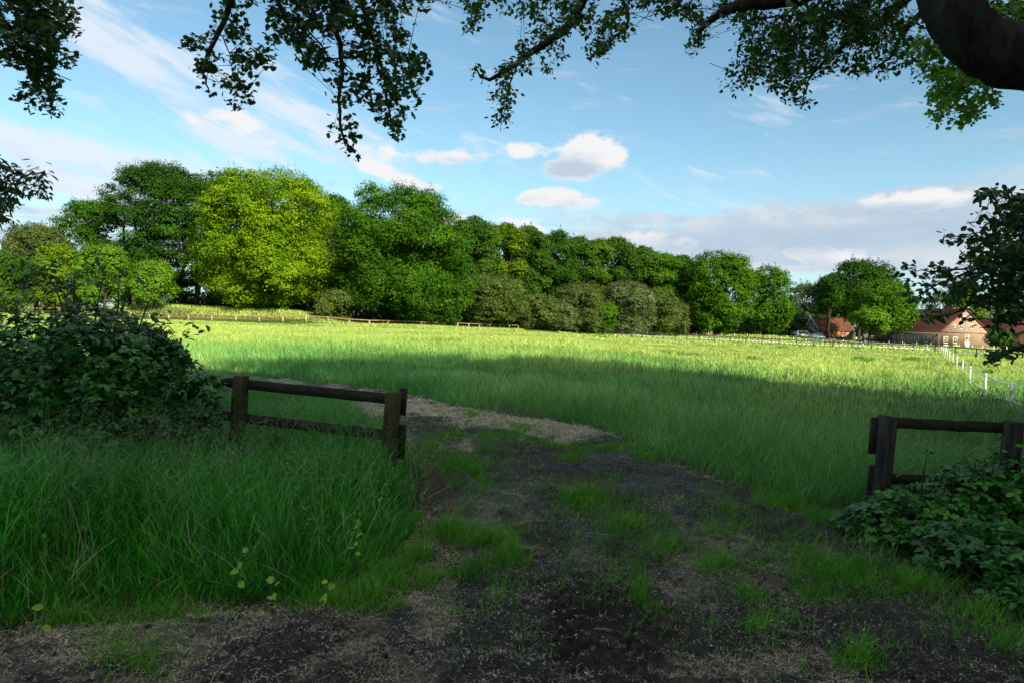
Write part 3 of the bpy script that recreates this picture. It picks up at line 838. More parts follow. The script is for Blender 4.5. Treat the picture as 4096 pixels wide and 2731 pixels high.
# ---- broad leaved weeds in the verge
mb = MB()
n = 620
x = rng.uniform(-7, -.5, n); y = rng.uniform(3.2, 9.5, n)
k = inpoly(x, y, VERGE) & (polydist(x, y, VERGE) > .2) & (fbm(x, y, 130, 3) > .45); x = x[k]; y = y[k]
for r_ in range(5):
    n = len(x)
    mb.cards(np.stack([x + rng.normal(0, .05, n), y + rng.normal(0, .05, n), terr(x, y) + .12 + .28 * rng.random(n)], -1), np.stack([rng.normal(0, .4, n), rng.normal(-.2, .4, n), np.ones(n)], -1), rng.normal(size=(n, 3)) * (1, 1, .3), (.02 + .03 * rng.random(n)), .014 + .018 * rng.random(n), LEAF, LF)
wd = mb.build('verge_weeds', M['bramble_bright'])
tag(wd, 'small broad leaved weeds among the verge grass', 'weeds', kind='stuff')
mb = MB()
for px, py, n, sprd in ((1010, 1860, 7, 80), (900, 1830, 6, 70), (1150, 1900, 4, 90), (250, 1890, 3, 200)):
    for k_ in range(n):
        c = P(px + random.gauss(0, sprd), py + random.gauss(0, 26), random.uniform(5.3, 6.0))
        for r_ in range(5):
            a = r_ * 2 * pi / 5
            mb.cards(np.array([c]), np.array([[.1, -.7, .6]]), np.array([[math.cos(a), .3, math.sin(a)]]), .008, .006, LEAF, LF)
tag(mb.build('verge_flowers', M['flower']), 'tiny purple flowers in the verge grass', 'flowers', kind='stuff')

# ------------------------------------------------------------------ pale seedlings in the verge
seedlings = [(945, 2235, 3.75, .26, 4, 'pale yellow-green sapling shoot with big leaves in the middle of the verge grass'),
             (1095, 2330, 3.55, .20, 5, 'pale seedling with two broad bright leaves at the front of the verge grass'),
             (1275, 2330, 3.6, .16, 5, 'thin seedling with small pale leaves near the track edge of the verge'),
             (1420, 2130, 4.2, .30, 7, 'slender climbing shoot with pale leaves below the barrier end post'),
             (172, 2440, 3.3, .14, 2, 'single green leaf shoot standing on the bare soil at the verge corner'),
             (1045, 1760, 7.6, .36, 9, 'bushy pale seedling behind the barrier beside the post in the bramble'),
             (1390, 1760, 7.4, .24, 5, 'pale seedling just behind the lower rail near the barrier end post'),
             (1215, 1745, 7.8, .24, 4, 'pale seedling behind the lower rail midway between the barrier posts')]
for px, py, Y, hh, nl, lab in seedlings:
    b = at(px, Y, py); r = thing('seedling', lab, 'seedling', b, 'pale seedlings in the verge')
    k = np.linspace(0, 1, 5)[:, None]
    top = b + np.array([random.gauss(0, .03), random.gauss(0, .03), hh * 1.25])
    MB().tube(b * (1 - k) + top * k, np.linspace(.003, .0015, 5), 5).build('stem', M['cane'], r)
    q = (.45 + .55 * np.linspace(0, 1, nl))[:, None]
    ps = b * (1 - q) + top * q
    a = np.arange(nl) * 2.4
    T = np.stack([np.cos(a), np.sin(a) * .5 - .3, rng.normal(-.1, .4, nl)], -1)
    MB().cards(ps, np.stack([rng.normal(0, .6, nl), rng.normal(-.6, .4, nl), rng.normal(.7, .3, nl)], -1), T, .036 + .022 * rng.random(nl), .03 + .02 * rng.random(nl), LEAF, LF).build('leaves', M['sprout'], r)

# ------------------------------------------------------------------ near wooden barriers


def barrier(name, label, p1, p2, Y1, Y2, ztop, width, mat_p, rail_from=None, railz=(.86, .37), rh=.14, extra=None):
    """two stout square posts with rails fixed to their far side"""
    a = at(p1, Y1, 1700); b = at(p2, Y2, 1700); d = b - a; d[2] = 0; u = nrm(d); f = np.array([-u[1], u[0], 0])   # f points away from the viewer
    r = thing(name, label, 'fence', a)
    for c in (a, b):
        lean = np.array([.012, 0, 0])
        mbp = MB(); h = ztop
        n = 5; pts = []
        for k in range(n):
            z = -.25 + (h + .25) * k / (n - 1); s = width * (1 - .03 * k / n) * .5 + random.uniform(-.002, .002)
            o = c + lean * k
            ch = s * .12
            for (du, dv) in ((-s, -s + ch), (-s + ch, -s), (s - ch, -s), (s, -s + ch), (s, s - ch), (s - ch, s), (-s + ch, s), (-s, s - ch)):
                pts.append(o + u * du + f * dv + np.array([0, 0, z + (random.uniform(-.012, .004) if k == n - 1 else 0)]))
        i_, j_ = np.meshgrid(np.arange(n - 1), np.arange(8), indexing='ij')
        q_ = np.stack([i_ * 8 + j_, i_ * 8 + (j_ + 1) % 8, (i_ + 1) * 8 + (j_ + 1) % 8, (i_ + 1) * 8 + j_], -1).reshape(-1, 4)
        mbp.add(pts, [q_, np.array([[(n - 1) * 8 + k for k in range(8)]])])
        mbp.build('post', mat_p, r)
    w2 = width / 2
    for z in railz:
        s0 = a + f * (w2 + .028) + np.array([0, 0, z]); s1 = b + f * (w2 + .028) + np.array([0, 0, z])
        if rail_from: s0 = s0 - u * rail_from
        s1 = s1 + u * .03
        k = np.linspace(0, 1, 9); mbr = MB()
        ctr = s0 + (s1 - s0) * k[:, None] + np.array([0, 0, 1]) * (np.sin(k * pi) * -.003)[:, None]
        pts = []
        for q_ in ctr:
            e = random.uniform(-.004, .004)
            for dv, dz in ((-.024, -rh / 2 + e), (.024, -rh / 2 + e), (.024, rh / 2 + e), (-.024, rh / 2 + e)): pts.append(q_ + f * dv + np.array([0, 0, dz]))
        i_, j_ = np.meshgrid(np.arange(8), np.arange(4), indexing='ij')
        q_ = np.stack([i_ * 4 + j_, i_ * 4 + (j_ + 1) % 4, (i_ + 1) * 4 + (j_ + 1) % 4, (i_ + 1) * 4 + j_], -1).reshape(-1, 4)
        mbr.add(pts, [q_, np.array([[3, 2, 1, 0], [32, 33, 34, 35]])]).build('rail', M['rail_near'], r)
    if extra:
        for (side, z0, z1, off) in extra:
            c = (a if side < 0 else b)
            MB().box(c + u * off + f * (w2 + .054) + np.array([0, 0, z0]), u * .075, f * .03, np.array([.01, 0, z1 - z0])).build('batten', M['rail_near'], r)
    return r, a, b, u, f


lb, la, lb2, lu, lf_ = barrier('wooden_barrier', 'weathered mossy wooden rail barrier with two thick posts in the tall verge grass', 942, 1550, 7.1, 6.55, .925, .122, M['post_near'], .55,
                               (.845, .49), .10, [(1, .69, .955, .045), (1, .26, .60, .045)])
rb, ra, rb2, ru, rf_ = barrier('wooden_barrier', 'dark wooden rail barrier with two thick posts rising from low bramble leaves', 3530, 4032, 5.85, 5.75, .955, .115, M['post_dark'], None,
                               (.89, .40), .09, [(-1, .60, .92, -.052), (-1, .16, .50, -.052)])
# the propped pole beside the right barrier
pa = P(4062, 1740, 6.0); pb = P(4150, 1650, 6.15); pole = thing('leaning_pole', 'pale weathered pole leaning on the outer post of the dark barrier', 'pole', at(4050, 5.8))
MB().tube([np.array(pa) - (np.array(pb) - pa) * .5, pa, pb, np.array(pb) + (np.array(pb) - pa) * .9], [.026, .027, .027, .025], 10).build('pole_shaft', M['post_brown'], pole, True)

# ------------------------------------------------------------------ brambles and shrubs close by


def bush(name, label, cat, blobs, n, leaf, mat, base, ncane, tpl=LEAF, fc=LF, group=None, flat=.5, shoots=(), triple=True):
    """leaves on arching canes: blobs = (centre, radii); leaves sit in the outer half of each blob"""
    r = thing(name, label, cat, base, group)
    ml = MB(); mc = MB()
    vol = np.array([b[1][0] * b[1][1] + b[1][0] * b[1][2] + b[1][1] * b[1][2] for b in blobs]); vol = vol / vol.sum()
    for (c, rad), w in zip(blobs, vol):
        k = int(n * w)
        d = nrm(rng.normal(size=(k, 3))); d[:, 2] = np.abs(d[:, 2]) * 1.0 - .25
        rr = .55 + .45 * rng.random(k) ** .6
        bumps = 1 + .22 * (fbm(d[:, 0] * 3 + c[0] * 7, d[:, 2] * 3 + d[:, 1] * 2, 7, 3) - .45) * 2
        pos = np.array(c) + d * np.array(rad) * (rr * bumps)[:, None]
        zt = terr(pos[:, 0], pos[:, 1]); ok = (pos[:, 2] > zt + .02) & (fbm(pos[:, 0] * 3.1 + pos[:, 2] * 4, pos[:, 1] * 3.1 + pos[:, 2] * 3, 17, 3) > .27 + .14 * rng.random(k)); pos = pos[ok]; d = d[ok]; k = len(pos)
        N = d * .5 + np.array([0, -.1, flat + .35]) + rng.normal(0, .38, (k, 3))
        T = rng.normal(size=(k, 3)) + d * .8 + np.array([0, 0, -.25])
        L = leaf * (.45 + .95 * rng.random(k)); rv = rng.random(k) ** 1.2
        ml.cards(pos, N, T, L, L * (.5 + .25 * rng.random(k)), tpl, fc, rv)
        if triple:
            Tn = nrm(T); B = nrm(np.cross(N, Tn))
            for s in (-1, 1):
                ml.cards(pos + Tn * (L * .1)[:, None], N + rng.normal(0, .15, (k, 3)), Tn * .3 + B * s, L * .85, L * .62, tpl, fc, rv)
        for q_ in range(max(1, int(ncane * w))):
            e = nrm(rng.normal(size=3)); e[2] = abs(e[2])
            tip = np.array(c) + e * np.array(rad) * .95
            st_ = np.array([c[0] + random.gauss(0, rad[0] * .4), c[1] + random.gauss(0, rad[1] * .4), 0]); st_[2] = terr(st_[0], st_[1])
            mid = (st_ + tip) / 2 + np.array([0, 0, .35 * rad[2]])
            kk = np.linspace(0, 1, 8)[:, None]
            mc.tube((1 - kk) ** 2 * st_ + 2 * kk * (1 - kk) * mid + kk ** 2 * tip, np.linspace(.006, .002, 8), 5)
    for (pts, nl) in shoots:
        pts = np.array(pts); kk = np.linspace(0, len(pts) - 1, 14)
        cu = np.stack([np.interp(kk, np.arange(len(pts)), pts[:, a]) for a in range(3)], -1)
        mc.tube(cu, np.linspace(.011, .003, 14), 6)
        f = .25 + .75 * rng.random(nl); seg = f * 13; i0 = np.minimum(seg.astype(int), 12); fr = (seg - i0)[:, None]
        pos = cu[i0] * (1 - fr) + cu[i0 + 1] * fr + rng.normal(0, .10, (nl, 3))
        L = leaf * (.6 + .7 * rng.random(nl))
        ml.cards(pos, np.array([0, -.3, .8]) + rng.normal(0, .45, (nl, 3)), rng.normal(size=(nl, 3)) + np.array([0, 0, -.5]), L, L * .62, tpl, fc)
    mc.build('canes', M['cane'], r)
    ml.build('foliage', mat, r)
    return r


B0 = at(300, 6.9)
Lp = lambda px, py, Y: tuple(P(px, py, Y))
bush('bramble_bush', 'big dark bramble thicket beside the mossy barrier, leafy down to the grass', 'bush',
     [(Lp(120, 1510, 6.9), (1.15, .9, .86)), (Lp(-350, 1510, 7.0), (1.2, 1.0, .98)), (Lp(430, 1500, 7.0), (.85, .8, .80)), (Lp(790, 1560, 6.75), (.30, .3, .26)), (Lp(840, 1620, 6.75), (.18, .2, .22)), (Lp(640, 1640, 7.0), (.52, .55, .5)), (Lp(300, 1700, 6.6), (1.1, .6, .45)), (Lp(745, 1690, 6.9), (.28, .3, .36)),
      (Lp(820, 1540, 7.3), (.16, .2, .14)), (Lp(800, 1720, 6.7), (.2, .2, .3)), (Lp(560, 1450, 7.2), (.5, .5, .42))],
     13000, .072, M['bramble'], B0, 240)
bush('tall_shrub', 'loose upright shrub with bare shoots rising out of the top of the bramble thicket', 'shrub',
     [(Lp(420, 1370, 7.3), (.62, .5, .34)), (Lp(560, 1350, 7.4), (.30, .4, .24)), (Lp(360, 1270, 7.3), (.36, .4, .20)), (Lp(620, 1390, 7.3), (.16, .2, .18))],
     520, .08, M['shoot'], at(380, 7.4), 24, shoots=[
         ((Lp(300, 1700, 7.3), Lp(300, 1300, 7.2), Lp(298, 1110, 7.2), Lp(305, 1075, 7.2)), 30), ((Lp(330, 1500, 7.3), Lp(250, 1150, 7.1), Lp(140, 1115, 7.0), Lp(100, 1110, 7.0)), 46),
         ((Lp(330, 1500, 7.3), Lp(230, 1170, 7.1), Lp(180, 1090, 7.0), Lp(165, 1070, 7.0)), 34), ((Lp(350, 1500, 7.4), Lp(385, 1250, 7.3), Lp(405, 1140, 7.3), Lp(430, 1080, 7.3)), 26),
         ((Lp(420, 1500, 7.4), Lp(470, 1250, 7.3), Lp(475, 1140, 7.3), Lp(480, 1110, 7.3)), 32), ((Lp(480, 1500, 7.4), Lp(560, 1300, 7.4), Lp(590, 1220, 7.4), Lp(610, 1180, 7.4)), 28), ((Lp(520, 1500, 7.4), Lp(620, 1360, 7.3), Lp(670, 1300, 7.3), Lp(700, 1330, 7.3)), 30),
         ((Lp(560, 1500, 7.4), Lp(680, 1420, 7.2), Lp(720, 1370, 7.2), Lp(728, 1350, 7.2)), 26), ((Lp(100, 1500, 7.2), Lp(70, 1330, 7.1), Lp(65, 1240, 7.1), Lp(60, 1190, 7.1)), 16), ((Lp(270, 1500, 7.2), Lp(225, 1300, 7.1), Lp(222, 1220, 7.1), Lp(220, 1190, 7.1)), 18)])
bush('bramble_bush', 'low spreading bramble with bright leaves over the foot of the dark barrier', 'bush',
     [(Lp(3800, 2060, 5.5), (.75, .55, .36)), (Lp(4100, 2010, 5.5), (.85, .7, .46)), (Lp(3560, 2090, 5.5), (.38, .4, .24)), (Lp(4250, 1960, 5.8), (.8, .7, .5)), (Lp(3430, 2085, 5.6), (.2, .25, .12)), (Lp(3960, 1960, 5.4), (.4, .35, .24))],
     3000, .064, M['bramble'], at(3850, 5.5), 110, flat=.8, shoots=[((Lp(x_, 2080, 5.4), Lp(x_ + 10, y_ + 90, 5.35), Lp(x_ + 25, y_, 5.3)), 14) for x_, y_ in ((3680, 1830), (3800, 1880), (3880, 1840), (3960, 1800), (4000, 1850), (4060, 1820), (3600, 1960))])
bush('bramble_bush', 'dark bramble clump at the edge of the track in front of the low spreading bramble', 'bush',
     [(Lp(4000, 2240, 4.6), (.55, .45, .34)), (Lp(4200, 2280, 4.3), (.55, .45, .36)), (Lp(3760, 2170, 4.9), (.35, .3, .22)), (Lp(4110, 2390, 4.0), (.2, .2, .16))],
     1300, .062, M['bramble'], at(4050, 4.5), 54, flat=.8)

# ------------------------------------------------------------------ overhanging branches


def quad_bez(a, b, c, n):
    k = np.linspace(0, 1, n)[:, None]
    return (1 - k) ** 2 * a + 2 * k * (1 - k) * b + k ** 2 * c


def sprays(ml, mw, ell, lines, Y, dY, leaf, per=13, dens=1.0, tpl=LEAF, fc=LF, droop=.25, asp=.68, tw=.22, hang=0.0):
    """twigs with leaves filling the ellipses (photograph pixels), each joined to the nearest branch line"""
    bp = np.concatenate([np.array(l) for l in lines]) if lines else None
    for e in ell:
        px, py, rx, ry = e[:4]; dn = e[4] if len(e) > 4 else 1.0
        Yc = Y
        tw_px = tw * FOC / Y
        n = max(1, int(dens * dn * 2.6 * (rx * ry * pi) / (tw_px * tw_px * .55) + .5))
        for _ in range(n):
            a = random.random() * 2 * pi; r = math.sqrt(random.random())
            c = np.array(P(px + math.cos(a) * r * rx, py + math.sin(a) * r * ry, max(2.5, Y + random.gauss(0, dY))))
            if bp is not None:
                j = np.argmin(((bp - c) ** 2).sum(1)); b = bp[j]
            else: b = c + np.array([random.gauss(0, .3), random.gauss(0, .3), .5])
            d = c - b; L = np.linalg.norm(d)
            Lm = .35 + .25 * random.random()
            if L > Lm: b = c - d / L * Lm + rng.normal(0, .06, 3); L = Lm; d = c - b
            dirn = nrm(d + rng.normal(0, .35 * max(L, .15), 3))
            end = c + dirn * tw * .45 + np.array([0, 0, -droop * tw])
            mid = c - dirn * tw * .35 + np.array([0, 0, .03])
            cu = quad_bez(b, mid * .7 + c * .3, end, 6)
            mw.tube(cu, np.linspace(.0035 + .002 * L, .0012, 6), 4)
            nl = int(1.25 * per * random.uniform(.7, 1.3)); f = .25 + .75 * rng.random(nl)
            f = np.where(rng.random(nl) < .75, .45 + .55 * f, f)
            pos = (1 - f)[:, None] ** 2 * b + (2 * f * (1 - f))[:, None] * (mid * .7 + c * .3) + (f ** 2)[:, None] * end + rng.normal(0, tw * .20, (nl, 3)) * (1, 1, .8)
            N = np.array([0, -.2, .7]) + rng.normal(0, .55, (nl, 3))
            T = dirn * .7 + rng.normal(0, .8, (nl, 3)) + np.array([0, 0, -droop - hang])
            Ls = leaf * (.6 + .6 * rng.random(nl))
            ml.cards(pos, N, T, Ls, Ls * asp, tpl, fc)
    for l in lines:
        l = np.array(l); k0 = int(len(l) * .62); nl = 3 * (len(l) - k0)
        ii = rng.integers(k0, len(l), nl); pos = l[ii] + rng.normal(0, leaf * .55, (nl, 3)); Ls = leaf * (.6 + .6 * rng.random(nl))
        ml.cards(pos, np.array([0, -.3, .7]) + rng.normal(0, .5, (nl, 3)), rng.normal(0, .8, (nl, 3)) + np.array([0, 0, -droop - hang]), Ls, Ls * asp, tpl, fc)


def line3(pts, Y, dz=0):
    return [np.array(P(p[0], p[1], Y + (p[2] if len(p) > 2 else 0))) for p in pts]


def dense(l, n=24):
    l = np.array(l); k = np.linspace(0, len(l) - 1, n)
    # smooth through the given points
    out = []
    for t_ in k:
        i0 = int(min(len(l) - 2, math.floor(t_))); f = t_ - i0
        p0 = l[max(0, i0 - 1)]; p1 = l[i0]; p2 = l[i0 + 1]; p3 = l[min(len(l) - 1, i0 + 2)]
        out.append(.5 * ((2 * p1) + (-p0 + p2) * f + (2 * p0 - 5 * p1 + 4 * p2 - p3) * f ** 2 + (-p0 + 3 * p1 - 3 * p2 + p3) * f ** 3))
    return np.array(out)


def crown_blob(ml, c, rad, n, size, mat=None, lobes=14, inner=.35):
    """a mass of leaf clumps made of smaller lobes"""
    c = np.array(c); rad = np.array(rad)
    d = nrm(rng.normal(size=(lobes, 3)))
    lc = c + d * rad * .68; lr = .42
    per = n // lobes
    for k in range(lobes):
        e = nrm(rng.normal(size=(per, 3)))
        pos = lc[k] + e * rad * lr * (.5 + .5 * rng.random(per))[:, None]
        ml.cards(pos, e + rng.normal(0, .6, (per, 3)), rng.normal(size=(per, 3)), size * (.7 + .6 * rng.random(per)), size * (.7 + .5 * rng.random(per)), RHOMB, RF)


def over_tree(name, label, cat, trunk_pts, trunk_r, lines, radii, ell, Y, dY, leaf, mat, lmat, upper=(), **kw):
    base = np.array(trunk_pts[0]); r = thing(name, label, cat, base)
    MB().tube(dense(trunk_pts, 24), np.interp(np.linspace(0, 1, 24), np.linspace(0, 1, len(trunk_r)), trunk_r), 14).build('trunk', mat, r, True)
    dl = [dense(l) for l in lines]
    for l, (r0, r1) in zip(dl, radii):
        k = np.arange(len(l)); wob = rng.normal(0, .008, l.shape); wob[0] = 0
        MB().tube(l + wob, np.linspace(r0, r1, len(l)), 7).build('branch', M['twig'] if r0 < .03 else mat, r, True)
    ml = MB(); mw = MB()
    sprays(ml, mw, ell, dl, Y, dY, leaf, **kw)
    for (c, rad, n, size) in upper: crown_blob(ml, c, rad, n, size)
    mw.build('twigs', M['twig'], r)['kind'] = 'stuff'
    ml.build('crown', lmat, r)
    return r


# hanging sprays at the top, left of the middle
b_lines_px = [[(800, -900, 0), (900, -300, 0), (935, -60, 0), (905, 50, 0), (850, 180, 0), (820, 260, 0), (815, 310, 0), (838, 370, 0)],
              [(880, 130, 0), (915, 200, 0), (925, 270, 0), (960, 340, 0), (1000, 400, 0)],
              [(800, -900, .3), (1000, -350, .3), (1090, -50, .2), (1150, 90, .1), (1190, 180, .1), (1225, 245, .1)],
              [(900, -900, -.2), (1200, -350, -.2), (1322, -40, -.2), (1345, 130, -.1), (1370, 260, -.1), (1356, 420, -.1), (1372, 560, -.1), (1400, 600, -.1)],
              [(1000, -900, .2), (1300, -350, .2), (1430, -40, .2), (1480, 130, .1), (1530, 280, .1), (1560, 450, .1), (1600, 530, .1)],
              [(1380, 270, 0), (1440, 350, 0), (1490, 420, 0), (1530, 480, 0)], [(1170, 60, .1), (1260, 150, .1), (1340, 235, 0), (1480, 200, 0), (1600, 240, 0), (1690, 300, 0)]]
b_ell = [(905, 40, 50, 35), (950, 130, 45, 50), (795, 165, 42, 45), (800, 275, 45, 35), (850, 232, 30, 35), (925, 330, 55, 30), (965, 378, 36, 26), (935, 235, 50, 35), (1030, 225, 60, 30), (880, 90, 25, 40),
         (1110, 50, 45, 50), (1160, 125, 55, 55), (1090, 150, 35, 40), (1060, 225, 40, 25), (1200, 60, 55, 50), (1260, 130, 60, 55), (1280, 230, 60, 45), (1220, 190, 55, 45),
         (1330, 50, 50, 55), (1390, 80, 55, 55), (1362, 285, 40, 45), (1365, 390, 28, 30), (1362, 462, 30, 26), (1395, 535, 34, 34), (1400, 592, 22, 14),
         (1450, 60, 55, 60), (1510, 100, 55, 45), (1580, 150, 55, 50), (1510, 220, 60, 50), (1440, 190, 50, 50), (1610, 235, 60, 45), (1655, 280, 50, 40), (1690, 245, 25, 35), (1560, 325, 60, 50), (1455, 330, 50, 50), (1625, 360, 50, 45), (1510, 395, 45, 35), (1590, 450, 55, 30), (1550, 470, 30, 34), (1585, 515, 26, 18),
         (1500, 5, 200, 45), (1300, 0, 200, 45, .9), (1000, 10, 60, 20, .5), (1190, -140, 420, 110, .8), (1150, -420, 500, 220, .5)]
tl = at(-1500, 5.0)
over_tree('overhanging_tree', 'leafy branches hanging down from above against the sky, over the left tree line', 'tree',
          [(-5.2, .6, 0), (-5.1, .7, 2.5), (-4.6, 1.4, 5.5), (-3.8, 3.0, 8.0)], (.26, .22, .17, .10), [line3(l, 7.4) for l in b_lines_px], [(.05, .006), (.008, .002), (.045, .006), (.05, .004), (.045, .005), (.008, .002), (.012, .004)],
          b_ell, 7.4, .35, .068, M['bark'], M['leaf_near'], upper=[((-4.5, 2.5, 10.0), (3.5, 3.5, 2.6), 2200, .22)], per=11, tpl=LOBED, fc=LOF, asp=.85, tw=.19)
a_lines = [[(-700, -700, 0), (-200, -250, 0), (60, -20, 0), (160, 120, 0), (200, 260, 0), (200, 400, 0)], [(-700, -300, 0), (-200, 0, 0), (60, 120, 0), (120, 230, 0), (130, 330, 0)], [(-500, -500, 0), (0, -100, 0), (200, 30, 0), (290, 120, 0)]]
a_ell = [(60, 40, 150, 90), (180, 60, 110, 80), (265, 45, 40, 40), (250, 130, 50, 40), (150, 170, 110, 70), (240, 220, 45, 60), (160, 270, 70, 50), (140, 345, 60, 50), (190, 400, 50, 34), (215, 330, 45, 30, .8), (40, 150, 70, 60), (0, 225, 30, 22), (120, 240, 50, 40), (-150, 60, 150, 130), (-200, -200, 350, 160, .7)]
over_tree('overhanging_tree', 'dark leafy branch hanging into the very corner of the sky above the bramble thicket', 'tree',
          [(-8.6, 2.6, 0), (-8.4, 2.7, 3), (-7.4, 3.8, 6), (-6.6, 5, 8)], (.22, .18, .13, .07), [line3(l, 7.0) for l in a_lines], [(.05, .006), (.04, .005), (.03, .004)],
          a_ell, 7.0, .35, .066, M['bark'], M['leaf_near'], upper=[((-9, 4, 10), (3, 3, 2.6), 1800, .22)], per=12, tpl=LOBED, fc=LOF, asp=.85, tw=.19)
e_lines = [[(-500, 560, 0), (-100, 620, 0), (0, 660, 0), (60, 690, 0), (120, 700, 0), (178, 690, 0)], [(-500, 700, 0), (-150, 720, 0), (0, 760, 0), (40, 800, 0)], [(-400, 860, 0), (-60, 860, 0), (10, 875, 0)]]
e_ell = [(25, 660, 35, 25), (75, 700, 35, 22), (140, 700, 36, 20), (165, 735, 20, 20), (110, 735, 30, 20), (20, 720, 40, 25), (30, 770, 30, 30), (50, 800, 20, 20), (5, 870, 18, 16), (-80, 760, 90, 120)]
over_tree('overhanging_tree', 'small branch of drooping narrow leaves poking in at the edge over the low left bushes', 'tree',
          [(-6.2, 4.6, 0), (-6.3, 4.7, 1.8), (-6.4, 5.2, 3.6)], (.09, .07, .04), [line3(l, 5.6) for l in e_lines], [(.02, .003), (.015, .003), (.012, .003)],
          e_ell, 5.6, .22, .075, M['bark'], M['leaf_near'], upper=[((-7.0, 5.0, 4.4), (1.2, 1.4, 1.2), 1500, .10)], per=10, asp=.42, tw=.13, droop=.6, hang=.7)

# the great beech on the right: arching limb, long reaching boughs, dense canopy
c_lines = [[(3300, -500, .5), (2800, -260, .3), (2440, -110, 0), (2350, -40, 0), (2280, 90, 0), (2180, 170, 0), (2090, 240, 0), (1990, 300, 0), (1930, 318, 0), (1900, 268, 0)],
           [(2080, 245, 0), (2050, 310, 0), (2030, 380, 0), (2010, 440, 0), (2000, 500, 0)], [(2420, -100, 0), (2500, 20, 0), (2510, 100, 0), (2450, 160, 0), (2390, 230, 0)],
           [(2300, -120, 0), (2050, -60, 0), (1900, 20, 0), (1890, 120, 0)], [(3600, -200, -1), (3300, -50, -.8), (3120, 3, -.8), (2960, 22, -.8), (2880, 52, -.8), (2800, 130, -.6), (2790, 190, -.6)],
           [(3700, -120, 0), (3400, 40, 0), (3200, 100, 0), (3080, 190, 0), (2980, 300, 0)], [(3700, -60, .5), (3500, 100, .5), (3350, 200, .5), (3250, 300, .5), (3210, 410, .5)], [(3750, 0, .5), (3620, 120, .5), (3560, 230, .5), (3480, 290, .5)],
           [(3300, 40, 0), (3150, 60, 0), (3020, 80, 0), (2950, 90, 0)]]
c_ell = [(2230, 100, 65, 50), (2300, 50, 85, 65), (2140, 180, 65, 38), (2090, 235, 45, 32), (2060, 265, 32, 24), (2240, 190, 50, 30), (2160, 260, 40, 20), (2020, 285, 36, 22), (2470, 90, 42, 70), (2400, 120, 55, 70), (2395, 225, 25, 32), (2380, 195, 40, 32), (1925, 290, 16, 14, .7),
         (2035, 330, 16, 34), (2010, 398, 36, 28), (2003, 455, 36, 24), (2008, 492, 20, 14), (2050, 380, 24, 24), (1900, 30, 55, 60), (1890, 95, 20, 22), (2000, 5, 60, 24), (2110, 40, 36, 36), (1745, 0, 40, 14), (2200, 10, 120, 30),
         (2600, 5, 150, 30), (2780, 75, 50, 60), (2795, 145, 36, 40), (2790, 185, 24, 18), (2730, 45, 55, 36), (2680, 20, 40, 25), (2990, 60, 75, 50), (2960, 15, 100, 35), (3080, 130, 120, 70), (2995, 215, 55, 42), (2965, 290, 45, 48), (2948, 335, 24, 14), (3030, 250, 60, 58), (3120, 230, 75, 70), (3200, 130, 120, 90),
         (3140, 325, 60, 48), (3205, 390, 36, 26), (3180, 290, 70, 52), (3260, 245, 75, 60), (3350, 150, 110, 100), (3440, 110, 100, 110), (3500, 80, 110, 90), (3375, 285, 40, 28), (3460, 255, 55, 32), (3540, 262, 50, 24), (3600, 190, 55, 50), (3300, 40, 190, 55), (3600, 60, 65, 75), (3700, 230, 45, 80, .8),
         (3960, 60, 150, 80, .7), (4060, 120, 60, 60, .6), (2600, -170, 600, 110, .7), (3400, -170, 500, 130, .9), (2900, -480, 1200, 260, .45)]
limb_c = dense([np.array(P(4900, 2300, 5.6)), np.array(P(4860, 1500, 5.5)), np.array(P(4800, 700, 5.4)), np.array(P(4560, 330, 5.2)), np.array(P(4250, 248, 5.0)), np.array(P(4080, 232, 5.0)), np.array(P(3930, 180, 5.05)), np.array(P(3835, 80, 5.1)), np.array(P(3785, -40, 5.2)), np.array(P(3740, -300, 5.4)), np.array(P(3600, -800, 6))], 44)
limb_c[0][2] = terr(limb_c[0][0], limb_c[0][1]) - .1
be = thing('beech_tree', 'great beech with a thick arching limb and a dense canopy over the field', 'tree', limb_c[0])
split_ = 16
MB().tube(limb_c[:split_ + 1], np.linspace(.42, .235, split_ + 1), 20).build('trunk', M['bark_beech'], be, True)
lr_ = np.interp(np.arange(split_, 44), [split_, 24, 30, 36, 43], [.235, .215, .195, .20, .15]) * (1 + .035 * rng.normal(size=44 - split_))
lo = MB().tube(limb_c[split_:], lr_, 20).build('limb', M['bark_beech'], be, True)
dl = [dense(line3(l, 9.0)) for l in c_lines]
for l, (r0, r1) in zip(dl, [(.10, .008), (.012, .003), (.03, .004), (.03, .004), (.13, .008), (.06, .006), (.06, .006), (.05, .006), (.02, .004)]):
    MB().tube(l + rng.normal(0, .012, l.shape), np.linspace(r0, r1, len(l)), 8).build('branch', M['bark'], be, True)
ml = MB(); mw = MB()
sprays(ml, mw, c_ell, dl, 9.2, .8, .075, per=13, tw=.21, dens=.95)
crown_blob(ml, (8.8, .5, 12.0), (5.5, 5.5, 4.5), 5500, .32, lobes=26)
crown_blob(ml, (10, 7.5, 12.0), (5, 4.5, 4.2), 5000, .32, lobes=18)
mw.build('twigs', M['twig'], be)['kind'] = 'stuff'; ml.build('crown', M['leaf_beech'], be)

